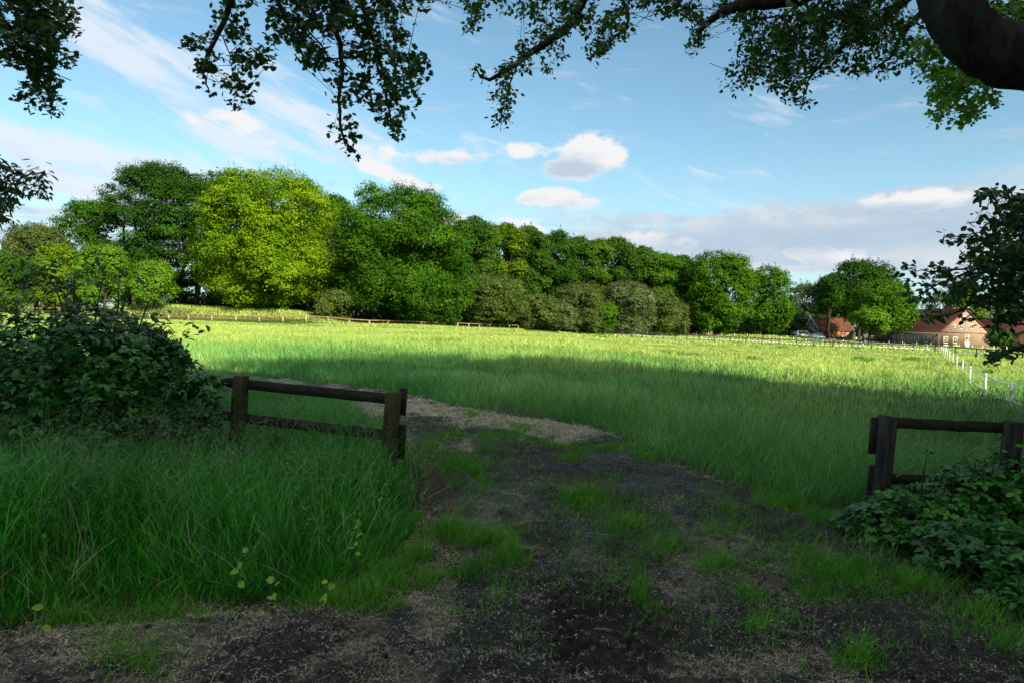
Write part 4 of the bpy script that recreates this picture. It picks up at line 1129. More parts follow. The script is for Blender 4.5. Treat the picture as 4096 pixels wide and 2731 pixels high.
g_lines = [[(4700, 100, 0), (4300, 180, 0), (4050, 260, 0), (3900, 330, 0), (3780, 410, 0), (3740, 470, 0)], [(4050, 260, 0), (3985, 330, 0), (3950, 400, 0), (3860, 470, 0)], [(4300, 180, 0), (3950, 190, 0), (3780, 200, 0), (3700, 170, 0)]]
g_ell = [(3745, 230, 55, 70), (3800, 330, 95, 55), (3765, 395, 50, 40), (3850, 425, 65, 42), (3745, 465, 28, 20), (3845, 488, 32, 20), (3930, 395, 50, 40), (3690, 190, 40, 45), (3960, 345, 28, 20), (3860, 290, 80, 40), (4000, 60, 110, 60, .8), (4080, 30, 60, 50, .8), (4250, 250, 160, 120)]
over_tree('oak_tree', 'bright green oak foliage hanging below the thick arching limb', 'tree', [(12.5, 11.5, -.5), (12.4, 11.5, 3), (11.6, 11.8, 6.5), (10, 12, 8)], (.30, .25, .18, .1),
          [line3(l, 12.0) for l in g_lines], [(.05, .006), (.02, .004), (.04, .005)], g_ell, 12.0, .6, .10, M['bark'], M['leaf_oak'], upper=[((12.5, 11.5, 9.5), (3.2, 3.2, 2.6), 5000, .22)], per=13, tpl=LOBED, fc=LOF, asp=.7, tw=.26, dens=1.15)

f_lines = [[(4700, 1050, 0), (4300, 1000, 0), (4050, 1040, 0), (3900, 1080, 0), (3780, 1130, 0), (3660, 1190, 0)], [(4700, 1150, 0), (4250, 1130, 0), (4000, 1170, 0), (3860, 1235, 0), (3760, 1270, 0), (3700, 1265, 0)], [(4700, 1300, 0), (4300, 1330, 0), (4100, 1385, 0), (4020, 1410, 0), (3955, 1428, 0)],
           [(4700, 900, 0), (4250, 840, 0), (4050, 800, 0), (3960, 770, 0)], [(4700, 950, 0), (4200, 930, 0), (3980, 960, 0), (3900, 945, 0), (3790, 952, 0)], [(4300, 1000, 0), (3950, 1060, 0), (3760, 1085, 0), (3630, 1075, 0)], [(4300, 1250, 0), (4100, 1260, 0), (3980, 1300, 0)]]
f_ell = [(3955, 775, 34, 26), (4040, 800, 55, 45), (4075, 860, 60, 70), (4000, 850, 55, 40), (3925, 875, 30, 14), (3800, 952, 28, 9, .9), (3860, 955, 45, 14), (4060, 950, 80, 70), (3975, 935, 60, 36), (3960, 1000, 70, 45), (4060, 1050, 80, 70), (3880, 1035, 50, 30), (3700, 1082, 50, 10, .9), (3640, 1075, 18, 7), (3780, 1090, 50, 22), (3720, 1140, 42, 20, .9), (3680, 1180, 30, 18), (3645, 1125, 14, 8),
         (4000, 1100, 100, 60), (3880, 1120, 70, 45), (4060, 1180, 70, 60), (3980, 1190, 70, 40), (3830, 1160, 50, 30), (3900, 1220, 34, 20), (3760, 1268, 50, 12, .8), (3860, 1262, 30, 12, .8), (4070, 1270, 40, 30), (4000, 1290, 30, 12), (3985, 1420, 40, 9, .8), (4050, 1400, 40, 16), (4090, 1375, 20, 14), (4200, 1100, 120, 220), (4200, 850, 110, 120)]
over_tree('small_tree', 'dark leafy branches reaching in from the side across the brick farmhouse', 'tree', [(6.6, 5.6, -.4), (6.5, 5.7, 1.2), (6.3, 6.0, 2.6), (6.1, 6.2, 4.0)], (.10, .085, .06, .03),
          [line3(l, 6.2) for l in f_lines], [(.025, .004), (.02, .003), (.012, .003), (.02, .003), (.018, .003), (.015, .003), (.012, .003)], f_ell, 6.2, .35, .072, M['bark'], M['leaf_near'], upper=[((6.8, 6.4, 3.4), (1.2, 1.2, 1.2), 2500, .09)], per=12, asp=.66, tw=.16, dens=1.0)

# the wood that shades the track, behind and to the right of the viewpoint
mw = MB(); mtk = MB()
wood_spots = [(20, 3, 19), (26, -3, 20), (17, -6, 20), (24, 7, 15), (32, 4, 17), (30, -12, 21), (20, -16, 21), (38, -4, 19), (44, -14, 22), (34, -22, 22), (9, -7, 18), (12, -14, 20), (3, -11, 18), (7, -10, 19)]
for x_, y_, h_ in wood_spots:
    zb = float(terr(x_, y_))
    mtk.tube([(x_, y_, zb - .2), (x_ + .2, y_, h_ * .35), (x_, y_ + .2, h_ * .7)], [.35, .28, .15], 8)
    crown_blob(mw, (x_, y_, h_ * .60), (5.2, 5.2, h_ * .40), 8500, .60, lobes=24)
wd_ = mw.build('woodland', M['far_tree'])
tag(wd_, 'shady wood standing behind the viewpoint and along the side of the track', 'woodland', kind='stuff')
tag(mtk.build('woodland_trunks', M['bark']), 'trunks of the shady wood behind the viewpoint', 'woodland', kind='stuff')

# ------------------------------------------------------------------ the far trees


def far_tree(name, label, cat, px, top, hw, Y, mat, group=None, base_py=1280, low=.12, flat=1.0, size=.0022, dens=1.0, lobes=None, trunks=1, jag=.10, upz=.35, bias=0.0, lr=.34, clump=.95):
    mid = P(px, (top + base_py) / 2, Y)
    zt = P(px, top, Y)[2]
    x0, y0 = mid[0], mid[1]; zb = float(terr(x0, y0))
    R = hw * Y / FOC; H = zt - zb; zlo = zb + H * low
    r = thing(name, label, cat, (x0, y0, zb), group)
    cz = (zlo + zt) / 2; rz = (zt - zlo) / 2
    s = size * Y
    nlobe = lobes or int(np.clip(10 + 1.1 * R * rz / 2.2, 14, 90))
    d = nrm(rng.normal(size=(nlobe, 3)) + np.array([0, -.3, bias]))
    d[0] = nrm(np.array([.05, -.1, 1.0])); d[1] = nrm(np.array([-.45, -.3, .85])); d[2] = nrm(np.array([.5, -.3, .8]))
    sh = np.sign(d) * np.abs(d) ** np.array([.85, .85, .72])
    rl = R * lr * (.65 + .7 * rng.random(nlobe)); rl[:3] = R * lr * 1.35; rl = np.minimum(rl, rz * .8)
    fr = (.90 + .7 * jag * rng.normal(size=nlobe))
    ctr = np.array([x0, y0, cz]) + sh * np.stack([np.maximum(R - rl * .8, .2 * R), np.maximum(R - rl * .8, .2 * R), np.maximum(rz - rl * .75 * flat, .2 * rz)], -1) * np.clip(np.where(np.arange(nlobe) < 3, .98, fr), .5, 1.12)[:, None]
    inner = int(nlobe * .18)
    di = nrm(rng.normal(size=(inner, 3))) * (.5 * rng.random((inner, 1)))
    ctr = np.concatenate([ctr, np.array([x0, y0, cz]) + di * np.array([R, R, rz])]); rl = np.concatenate([rl, R * .28 * np.ones(inner)])
    # every lobe carries clumps of leaves on its upper and outer side; gaps between clumps stay dark
    rc = float(np.clip(R * .12 * clump, 2.2 * s, 1.25 * Y / 125))
    m_ = int(np.clip(2.0 * (rc / s) ** 2, 9, 60))
    tot = dens * 2.3 * 4 * pi * (R * R + 2 * R * rz) / 3 / (.475 * s * s) / m_
    nc = np.maximum(3, (tot * rl ** 2 / (rl ** 2).sum()).astype(int))
    li = np.repeat(np.arange(len(ctr)), nc)
    e = nrm(rng.normal(size=(len(li), 3)) + .55 * nrm(ctr[li] - np.array([x0, y0, cz])) + np.array([0, -.15, .28]))
    cc = ctr[li] + e * (rl[li] * (.56 + .56 * rng.random(len(li)) ** .7))[:, None] * np.array([1, 1, .9 * flat])
    lobe_r = rng.random(len(ctr)); clump_r = rng.random(len(li))
    ii = np.repeat(np.arange(len(li)), m_)
    q2 = nrm(rng.normal(size=(len(ii), 3)))
    rad_ = rc * ((.5 + .8 * rng.random(len(li)))[ii]) * (.45 + .65 * rng.random(len(ii)))
    ml = MB()
    pos = cc[ii] + q2 * rad_[:, None] * np.array([1.15, 1.15, .62])
    ok = pos[:, 2] > terr(pos[:, 0], pos[:, 1]) + .1
    pos = pos[ok]; ii = ii[ok]; q2 = q2[ok]; n = len(pos)
    sz = s * (.5 + 1.1 * rng.random(n) ** 1.5)
    rv = np.clip(.45 * rng.random(n) + .3 * lobe_r[li[ii]] + .25 * clump_r[ii], 0, 1)
    T = rng.normal(size=(n, 3)) * np.array([1, 1, .7]) + e[ii] * .5
    ml.cards(pos, e[ii] * .7 + q2 * .5 + np.array([0, 0, upz]) + rng.normal(0, .35, (n, 3)), T, sz * 1.25, sz * .95, RHOMB, RF, rv)
    # thin leafy sprigs that break the outline
    top_ = np.argsort(-(cc[:, 2] + .0 * cc[:, 0]))[: max(8, len(cc) // 9)]
    k = rng.choice(top_, 12 + nlobe // 2)
    for w in k:
        g_ = nrm(e[w] + rng.normal(0, .35, 3) + np.array([0, 0, .5])); Ls = rc * random.uniform(.9, 1.9)
        f_ = np.sqrt(rng.random(12)); pp = cc[w] + g_ * (f_ * Ls)[:, None] + rng.normal(0, .16 * rc, (12, 3))
        ml.cards(pp, rng.normal(size=(12, 3)) + np.array([0, 0, .4]), rng.normal(size=(12, 3)) + g_, s * (.5 + .7 * rng.random(12)), s * .6, RHOMB, RF)
    mt_ = MB()
    for q_ in range(trunks):
        ox = 0 if trunks == 1 else (q_ - (trunks - 1) / 2) * R * 1.5 / trunks + random.gauss(0, .3)
        oy = 0 if trunks == 1 else random.gauss(0, R * .3)
        tr0 = max(.05, .026 * H) * (1 if trunks == 1 else .6)
        b = np.array([x0 + ox, y0 + oy, float(terr(x0 + ox, y0 + oy)) - .15]); tp = np.array([x0 + ox * 1.3 + random.gauss(0, .02 * H), y0 + oy * 1.2, zb + H * .72])
        kk = np.linspace(0, 1, 8)[:, None]; pts = b + (tp - b) * kk + rng.normal(0, .012 * H, (8, 3)) * np.clip(kk * 3, 0, 1)
        mt_.tube(pts, np.linspace(tr0, tr0 * .3, 8), 8)
        for w in range(6 if trunks == 1 else 3):
            c = ctr[random.randrange(nlobe)]; f = random.uniform(.25, .7); s0 = b + (tp - b) * f
            mt_.tube(quad_bez(s0, (s0 + c) / 2 + np.array([0, 0, .12 * H]), c, 6), np.linspace(tr0 * .4, tr0 * .1, 6), 5)
    mt_.build('trunk', M['bark'], r, True)
    ml.build('crown', M[mat], r)
    return r


G1 = 'big trees along the left side of the meadow'; G2 = 'hedgerow trees in a line behind the meadow'; G3 = 'hawthorn shrubs below the tree line'; G4 = 'trees around the farm'; G5 = 'low shrubs at the left end of the meadow'
FT = far_tree
FT('shrub', 'rounded dull green shrub at the left edge behind the far rail fence', 'shrub', 30, 1015, 150, 118, 'hornbeam', G5, 1240, .02)
FT('hawthorn', 'brownish feathery hawthorn with thin twigs sticking up, behind the dull green edge shrub', 'tree', 150, 900, 130, 136, 'hawthorn_brown', G5, 1240, .05, jag=.2, size=.0018)
FT('shrub', 'golden yellow-green shrub beneath the brownish hawthorn', 'shrub', 245, 985, 105, 122, 'shrub_gold', G5, 1240, .02)
FT('oak_tree', 'smaller dark oak with ragged top standing between the brownish hawthorn and the tall layered beech', 'tree', 378, 805, 130, 146, 'oak_mid', G1, 1240, .10, jag=.16, dens=.75)
FT('shrub', 'tall light green shrub between the golden shrub and the round bush', 'shrub', 420, 985, 105, 120, 'shrub_light', G5, 1240, .02)
FT('shrub', 'round light green bush standing alone on the grassy bank', 'shrub', 618, 1050, 92, 119, 'shrub_light', G5, 1240, .02, jag=.04)
FT('beech_tree', 'tall dark beech with layered sprays and bare stems below, tallest at the left', 'tree', 655, 662, 215, 138, 'beech_dark', G1, 1215, .10, flat=.5, dens=1.35, trunks=6, jag=.10, lobes=120, upz=.8, lr=.26, size=.0020)
FT('beech_tree', 'dark tree filling the gap behind the layered beech and the yellow-green oak', 'tree', 850, 690, 110, 152, 'beech_dark', G1, 1215, .12, dens=.55, trunks=3, jag=.2)
FT('oak_tree', 'broad bright yellow-green oak, the brightest crown in the row', 'tree', 1075, 690, 285, 124, 'oak_yellow', G1, 1262, .0, jag=.11, lobes=105, lr=.22, size=.0021, dens=1.1)
FT('tree', 'dark tree top peeping over the right shoulder of the yellow-green oak', 'tree', 1212, 724, 90, 150, 'beech_dark', G1, 1262, .2, dens=.7)
FT('tree', 'dark crown squeezed between the yellow-green oak and the mid green oak', 'tree', 1330, 782, 95, 145, 'oak_mid', G1, 1270, .1, dens=.8)
FT('oak_tree', 'large rounded mid green oak next to the yellow-green oak', 'tree', 1600, 757, 262, 127, 'oak_mid', G1, 1285, .01, jag=.11, lobes=105, lr=.22, size=.0021, dens=1.15)
FT('oak_tree', 'lower mid green oak leaning against the right of the large rounded oak', 'tree', 1800, 925, 115, 131, 'oak_mid', G1, 1290, .04, jag=.1)
FT('hawthorn', 'pale flowering hawthorn at the foot between the two big oaks', 'shrub', 1345, 1170, 85, 121, 'hawthorn', G3, 1270, .02)
row = [(1888, 882, 92, 158, 'hornbeam', 'first hedgerow tree after the big oaks, tall and dark with twiggy top'), (2008, 908, 95, 165, 'hornbeam_yellow', 'yellowish hedgerow tree right behind the largest hawthorn'),
       (2100, 918, 85, 172, 'hornbeam', 'dark drooping hedgerow tree just past the yellowish one'), (2205, 952, 92, 178, 'beech_dark', 'deep green hedgerow tree of dense foliage in the middle of the row'),
       (2305, 960, 78, 186, 'hornbeam', 'greyish green hedgerow tree with a spiky top before the gap of sky'), (2378, 968, 62, 190, 'hornbeam_yellow', 'thin yellow hedgerow tree with bits of sky showing through'),
       (2452, 962, 82, 194, 'hornbeam', 'drooping hedgerow tree above the grey-green hawthorn'), (2555, 1000, 88, 200, 'hornbeam', 'dull green hedgerow tree near the low end of the row'), (2645, 1030, 82, 203, 'lime', 'fresh green hedgerow tree near the end of the row'),
       (2715, 1035, 70, 214, 'beech_dark', 'dark hedgerow tree at the end of the row beside the big round lime')]
for px, top, hw, Y, mt_, lab in row:
    FT('hedgerow_tree', lab, 'tree', px, top - 8, hw * 1.2, Y, mt_, G2, 1300, .0, jag=.18, flat=.85, size=.0020, lr=.33, dens=1.5 if hw > 65 else .6, lobes=34)
haw = [(1965, 1105, 118, 148, 'hawthorn', 'largest olive brown hawthorn, beside the lower mid green oak'), (2150, 1180, 78, 158, 'hawthorn', 'small low hawthorn just past the largest one'), (2240, 1215, 60, 160, 'hawthorn_grey', 'lowest grey-green hawthorn in a dip between brown ones'),
       (2322, 1145, 92, 165, 'hawthorn_brown', 'brownest hawthorn, round, below the thin yellow tree'), (2420, 1215, 45, 166, 'lime', 'small fresh green bush tucked between two hawthorns'), (2510, 1132, 88, 172, 'hawthorn_grey', 'grey-green hawthorn with whitish blossom on its right'),
       (2620, 1170, 90, 178, 'hawthorn', 'olive hawthorn near the end of the shrub row'), (2705, 1215, 55, 182, 'hawthorn_brown', 'last small brown hawthorn beside the big round lime')]
for px, top, hw, Y, mt_, lab in haw:
    FT('hawthorn', lab, 'shrub', px, top, hw * 1.15, Y, mt_, G3, 1310, .0, jag=.34, size=.0016, upz=.5, dens=1.3, lobes=34, lr=.36)
FT('lime_tree', 'big round bright green lime at the end of the hedgerow', 'tree', 2870, 1012, 145, 196, 'lime', G4, 1325, .01, jag=.08, lobes=70, lr=.28)
FT('lime_tree', 'round bright lime with a lower crown to the right of the big lime', 'tree', 3060, 1072, 112, 206, 'lime', G4, 1330, .01, jag=.08, lobes=60, lr=.28)
FT('lime_tree', 'darker green crown in the dip between hedgerow and big lime', 'tree', 2770, 1085, 75, 205, 'hornbeam', G4, 1320, .03)
FT('far_tree', 'distant dark tree in the gap left of the timbered barn', 'tree', 3215, 1140, 80, 270, 'far_tree', G4, 1330, .03)
FT('shrub', 'dark low bush behind the parked white van', 'shrub', 3178, 1262, 50, 236, 'under', G4, 1335, .02)
FT('far_tree', 'dark tree rising straight behind the timbered barn', 'tree', 3330, 1110, 75, 262, 'beech_dark', G4, 1330, .2)
FT('oak_tree', 'tallest dark oak behind the farm with a rounded wide top', 'tree', 3440, 1047, 140, 214, 'beech_dark', G4, 1345, .24, jag=.13, lobes=60)
FT('oak_tree', 'oak with a thick trunk standing in front of the timbered barn', 'tree', 3315, 1110, 58, 200, 'beech_dark', G4, 1345, .42, jag=.15, dens=.8)
FT('oak_tree', 'broad fresh green oak covering the left half of the farmhouse', 'tree', 3525, 1130, 128, 180, 'lime', G4, 1360, .18, jag=.1, lobes=60, trunks=2)
FT('lime_tree', 'small pale green lime in front of the broad farm oak', 'tree', 3478, 1242, 72, 171, 'shrub_light', G4, 1365, .22, jag=.08)
FT('far_tree', 'tree top behind the farmhouse roof beside the gap of sky', 'tree', 3755, 1170, 55, 268, 'far_tree', G4, 1340, .1, dens=.7)
FT('far_tree', 'yellowish tree behind the farmhouse gable', 'tree', 3850, 1160, 75, 262, 'hornbeam_yellow', G4, 1340, .1)
FT('far_tree', 'dark tree behind the new red roof', 'tree', 3980, 1180, 95, 268, 'far_tree', G4, 1340, .05)
FT('far_tree', 'dark tree behind the plank shed', 'tree', 4130, 1170, 100, 262, 'far_tree', G4, 1340, .05)
FT('hedge_shrub', 'dense clipped green bush between the brick gable and the plank shed', 'shrub', 3985, 1330, 68, 176, 'hornbeam', G4, 1385, .0, jag=.05)
# undergrowth closing the foot of the tree line
mb = MB()
for px in range(700, 3260, 26):
    Y = np.interp(px, [700, 1200, 1700, 2150, 2500, 2800, 3260], [140, 134, 141, 172, 196, 214, 240]); c = at(px, Y, 1290)
    n = 520
    e = nrm(rng.normal(size=(n, 3))); rr = np.array([2.2, 1.8, 2.6 + 1.2 * random.random()]) * (Y / 140)
    pos = c + np.array([0, 0, .7]) + e * rr * (.6 + .5 * rng.random(n))[:, None]; pos = pos[pos[:, 2] > c[2]]
    mb.cards(pos, rng.normal(size=(len(pos), 3)) + np.array([0, -.3, .4]), rng.normal(size=(len(pos), 3)), .0034 * Y, .003 * Y, RHOMB, RF)
tag(mb.build('undergrowth', M['under']), 'dark undergrowth along the foot of the tree line', 'undergrowth', kind='stuff')
mb = MB()
for px in range(880, 2760, 34):                  # the wood closing the view behind the row of trees
    Y = np.interp(px, [700, 1200, 1700, 2150, 2500, 2800], [168, 166, 176, 202, 226, 240]); c = at(px, Y, 1290)
    top = np.interp(px, [850, 1100, 1500, 1880, 2090, 2300, 2500, 2760], [850, 830, 860, 950, 975, 1010, 1045, 1110])
    hz_ = P(px, top, Y)[2] - c[2]
    crown_blob(mb, (c[0], c[1], c[2] + hz_ * .5), (3.6, 3.0, hz_ * (.50 + .06 * random.random())), 900, .0052 * Y, lobes=14)
tag(mb.build('wood_behind', M['beech_dark']), 'dense dark wood filling the gaps behind the row of trees', 'woodland', kind='stuff')
mb = MB()
for k_ in range(70):
    a = -1.1 + 2.2 * k_ / 69; Yd = 420 + 60 * random.random()
    crown_blob(mb, (Yd * math.tan(a) * .72, Yd, 7), (12, 8, 8 + 3 * random.random()), 420, 2.0, lobes=8)
tag(mb.build('distant_wood', M['far_tree']), 'distant wood along the skyline', 'woodland', kind='stuff')

# sapling with stakes in the paddock
b = at(2841, 150, 1330); r = thing('young_tree', 'spindly young tree tied between pale stakes in the paddock', 'tree', b)
MB().tube([b, b + (0.05, 0, 2), b + (0, 0, 4.2)], [.05, .04, .015], 6).build('trunk', M['bark'], r)
n = 160
MB().cards(b + np.stack([rng.normal(0, .28, n), rng.normal(0, .28, n), rng.uniform(2.0, 4.4, n)], -1), rng.normal(size=(n, 3)), rng.normal(size=(n, 3)), .28, .2, RHOMB, RF).build('crown', M['shrub_light'], r)
for dx in (-.38, .0, .42):
    MB().tube([b + (dx, -.3 + abs(dx), -.1), b + (dx * .95, -.3 + abs(dx), 1.9)], .055, 8).build('stake', M['post_far'], r)

# ------------------------------------------------------------------ far fences


def fence_path(pts, spacing):
    g_ = np.array([at(px, Y, 1300) for px, Y in pts]); seg = np.hypot(*np.diff(g_[:, :2], axis=0).T); cum = np.concatenate([[0], np.cumsum(seg)])
    s_ = np.arange(0, cum[-1], spacing)
    x = np.interp(s_, cum, g_[:, 0]); y = np.interp(s_, cum, g_[:, 1])
    return np.stack([x, y, terr(x, y)], -1)


def rail_fence(name, label, pts, spacing, h, mat_p, rails, pw=.13, group=None, sag=.0, post_mats=None):
    ps = fence_path(pts, spacing)
    ps = ps[:100] if len(ps) > 100 else ps
    r = thing(name, label, 'fence', ps[0], group)
    for k, p in enumerate(ps):
        hh = h * random.uniform(.94, 1.05); lean = np.array([random.gauss(0, .025), random.gauss(0, .02), hh])
        mt_ = M[mat_p]
        q_ = MB(); q_.tube([p + (0, 0, -.2), p + lean * .5, p + lean], pw / 2, 7); q_.build('post', mt_, r)
    for (z, w, hgt, mt_) in rails:
        q_ = MB()
        for a, b in zip(ps[:-1], ps[1:]):
            k = np.linspace(0, 1, 5)[:, None]
            l = (a + (0, -.08, z)) * (1 - k) + (b + (0, -.08, z)) * k + np.array([0, 0, 1]) * random.uniform(-.02, .02) - np.array([0, 0, 1]) * sag * 4 * k * (1 - k)
            for c0, c1 in zip(l[:-1], l[1:]): q_.beam(c0, c1, w, hgt)
        q_.build('tape' if 'tape' in mt_ else 'rail', M[mt_], r)
    return r


rail_fence('rail_fence', 'long low post and rail fence in front of the big trees, pale posts', [(-500, 126), (0, 121), (400, 115), (770, 111), (1145, 114), (1413, 119), (1660, 127), (1806, 136), (2000, 150), (2154, 163), (2260, 172)], 3.7, 1.0, 'post_far', [(.96, .09, .19, 'rail_far'), (.40, .05, .10, 'post_brown')], .27)
rail_fence('rail_fence', 'short stretch of brown rail fence at the far corner, behind the tape fence', [(2270, 188), (2400, 192), (2560, 196), (2610, 197)], 3.6, .95, 'post_far', [(.88, .08, .09, 'rail_far'), (.45, .06, .07, 'post_brown')], .16)
rail_fence('tape_fence', 'long paddock fence with dark posts, dull top rail and white lower tape across the meadow', [(2240, 180), (2500, 157), (2789, 140), (3199, 127), (3749, 112), (4090, 101), (4400, 94), (4900, 86)], 3.2, 1.08, 'post_brown', [(1.02, .06, .19, 'tape_dull'), (.42, .03, .12, 'tape')], .20, sag=.01)
rail_fence('tape_fence', 'paddock fence of thin posts with a pale tape behind the long one, near the stakes', [(2610, 188), (2840, 176), (3082, 166)], 4.2, .85, 'post_far', [(.80, .03, .05, 'tape_dull')], .12)
rail_fence('tape_fence', 'small white posts in a row at the foot of the hedgerow and limes', [(2590, 196), (2800, 192), (3000, 188), (3160, 184)], 3.4, .75, 'white_plastic', [(.6, .02, .03, 'tape_dull')], .11)
rail_fence('tape_fence', 'row of tall white posts with pale tape in front of the timbered barn', [(3082, 168), (3245, 152), (3498, 138), (3640, 130), (3760, 124)], 4.9, 1.05, 'white_plastic', [(.95, .03, .05, 'tape'), (.5, .02, .04, 'tape_dull')], .13)
rail_fence('tape_fence', 'thin white posts in front of the dark wall of the farmhouse', [(3560, 172), (3660, 168), (3760, 164), (3850, 160)], 3.1, 1.0, 'white_plastic', [(.9, .02, .035, 'tape_dull')], .10)
rail_fence('tape_fence', 'short white posts in front of the clipped green bush', [(3895, 158), (3960, 154), (4050, 150), (4300, 143)], 2.6, 1.0, 'white_plastic', [(.95, .03, .05, 'tape_dull')], .17)
rail_fence('tape_fence', 'white posts standing behind the dark posts of the long paddock fence at the far right', [(3790, 120), (4025, 113), (4300, 108)], 7.2, 1.1, 'white_plastic', [(.95, .02, .04, 'tape')], .13)
# white electric fence coming towards the viewer
ef = [(4390, 18.5), (4190, 22), (4053, 25.5), (3945, 30), (3882, 37.5), (3850, 48), (3826, 57), (3809, 67), (3795, 76), (3785, 84), (3776, 92), (3769, 100), (3762, 108)]
pe = [at(px, Y, 1480) for px, Y in ef]
r = thing('electric_fence', 'white electric tape fence with two tapes, its posts shrinking into the distance', 'fence', pe[2])
for p in pe:
    q_ = MB(); lean = random.gauss(.01, .012)
    q_.tube([p + (0, 0, -.1), p + (lean * .5, 0, .57), p + (lean, 0, 1.14)], [.036, .036, .034], 7)
    for z in (.25, .4, .55, .7, .85, 1.0): q_.tube([p + (.02, -.02, z), p + (.055, -.03, z + .012)], .009, 5)
    q_.build('post', M['white_plastic'], r)
for z, w in ((1.06, .03), (.42, .028)):
    q_ = MB()
    for a, b in zip(pe[:-1], pe[1:]):
        k = np.linspace(0, 1, 7)[:, None]; l = (a + (.04, -.02, z)) * (1 - k) + (b + (.04, -.02, z)) * k - np.array([0, 0, .10]) * 4 * k * (1 - k)
        for c0, c1 in zip(l[:-1], l[1:]): q_.beam(c0, c1, .008, w * 2.0)
    q_.build('tape', M['tape'], r)

# ------------------------------------------------------------------ buildings


def win(root, o, u, f, x, z, w, h, frame=.10, cols=2, rows=3, shutter=False, surround=M['stone'], fr=M['frame_white'], sw=.16):
    """window in a wall: o corner, u along the wall, f outwards"""
    Z = np.array([0, 0, 1.0])
    q_ = MB()
    q_.box(o + u * (x - sw) + Z * (z - sw), u * (w + 2 * sw), f * .05, Z * sw); q_.box(o + u * (x - sw) + Z * (z + h), u * (w + 2 * sw), f * .05, Z * sw)
    q_.box(o + u * (x - sw) + Z * z, u * sw, f * .05, Z * h); q_.box(o + u * (x + w) + Z * z, u * sw, f * .05, Z * h)
    wd = q_.build('window', surround, root, local=True)
    MB().box(o + u * x + Z * z + f * .004, u * w, f * .012, Z * h).build('pane', M['glass'], wd, local=True)
    q_ = MB(); b = .06
    for c in range(cols + 1): q_.box(o + u * (x + (w - b) * c / cols) + Z * z + f * .018, u * b, f * .03, Z * h)
    for c in range(rows + 1): q_.box(o + u * (x + .001) + Z * (z + (h - b) * c / rows) + f * .0195, u * (w - .002), f * .03, Z * b)
    q_.build('window_frame', fr, wd, local=True)
    if shutter: MB().box(o + u * (x + w + .02) + Z * z + f * .052, u * .18, f * .03, Z * h).build('shutter', M['shutter'], wd, local=True)
    return wd


V = lambda *a: np.array(a, float)


def gabled(root, Wd, Ln, eave, ridge, wall_g, wall_s, roof_m, over=.35, th=.16, barge=None, z0=-.6):
    """local frame: gable in the plane y=0 facing -y, x from 0 to Wd, length along +y"""
    h = Wd / 2; sl = (ridge - eave) / h
    for nm, y0, y1, mt_ in (('gable_wall', 0, .35, wall_g), ('gable_wall', Ln - .35, Ln, wall_g)):
        MB().prism([(0, z0), (Wd, z0), (Wd, eave), (h, ridge), (0, eave)], (0, y0, 0), (1, 0, 0), (0, 0, 1), (0, y1 - y0, 0)).build(nm, mt_, root, local=True)
    for x0 in (0, Wd - .35):
        MB().box((x0, .35, z0), (.35, 0, 0), (0, Ln - .7, 0), (0, 0, eave - z0 - .02)).build('side_wall', wall_s, root, local=True)
    q_ = MB()
    for s in (-1, 1):
        e = V(h + s * (h + over), -over * .8, eave - over * sl); rg = V(h, -over * .8, ridge)
        nv = nrm(np.cross(V(0, 1, 0), rg - e)) * (1 if s > 0 else 1); nv = nv if nv[2] > 0 else -nv
        nr = max(6, int(np.linalg.norm(rg - e) / .42)); st_ = (rg - e) / nr
        for k in range(nr):                        # overlapping courses of tiles
            lo_ = e + st_ * k - st_ * .12 + nv * (.02 + .055 + .004 * (k % 2)); hi_ = e + st_ * (k + 1) + nv * .02
            q_.box(lo_, hi_ - lo_, V(0, Ln + over * 1.6, 0), nv * (th * .5))
        q_.box(e - nv * .06, rg - e, V(0, Ln + over * 1.6 - .02, 0), nv * .07)
    q_.build('roof', roof_m, root, local=True)
    q_ = MB(); q_.tube([(h, -over * .8, ridge + th + .06), (h, Ln + over * .8, ridge + th + .06)], .14, 8); q_.build('ridge_cap', roof_m, root, local=True)
    if barge:
        q_ = MB()
        for s in (-1, 1):
            for y in (-over * .8 - .05, Ln + over * .8 + .01):
                e = V(h + s * (h + over), y, eave - over * sl - .12); rg = V(h, y, ridge - .12)
                q_.box(e, rg - e, V(0, .04, 0), V(0, 0, .34))
        q_.build('barge_board', barge, root, local=True)


# brick farmhouse: its front-left gable corner is seen at column 3757
DF = 186.0
cL = at(3757, DF, 1380); ang = math.radians(3)
r = thing('brick_farmhouse', 'long brick farmhouse with a sunlit gable and a big red tiled roof', 'house', cL, None, ang)
# the local +x axis runs along the gable to the right
EA, RI, WF, LF_ = 3.75, 10.1, 14.2, 34.0
gabled(r, WF, LF_, EA, RI, M['brick_warm'], M['brick_dark'], M['tile_red'], .4, .16)
o = V(0, 0, 0); u = V(1, 0, 0); f = V(0, -1, 0)
MB().box((-.04, -.10, EA - .05), (WF + .08, 0, 0), (0, .10, 0), (0, 0, .22)).build('cornice', M['brick_dark'], r, local=True)
for x in (1.25, 3.9): win(r, o, u, f, x, .95, 1.0, 1.55, shutter=True)
win(r, o, u, f, 7.25, 1.95, .95, 1.2)
dq = MB().box((7.05, -.05, -.3), (1.4, 0, 0), (0, .05, 0), (0, 0, 1.85)).build('door', M['stone'], r, local=True)
MB().box((7.3, -.08, -.25), (.9, 0, 0), (0, .028, 0), (0, 0, 1.6)).build('door_leaf', M['frame_white'], dq, local=True)
for x in (3.55, 8.75 + 2.3): win(r, o, u, f, x, 5.05, .8, .95, sw=.05, shutter=False)
for x in (5.35, 8.35): win(r, o, u, f, x, 4.95, .95, 1.1, shutter=True)
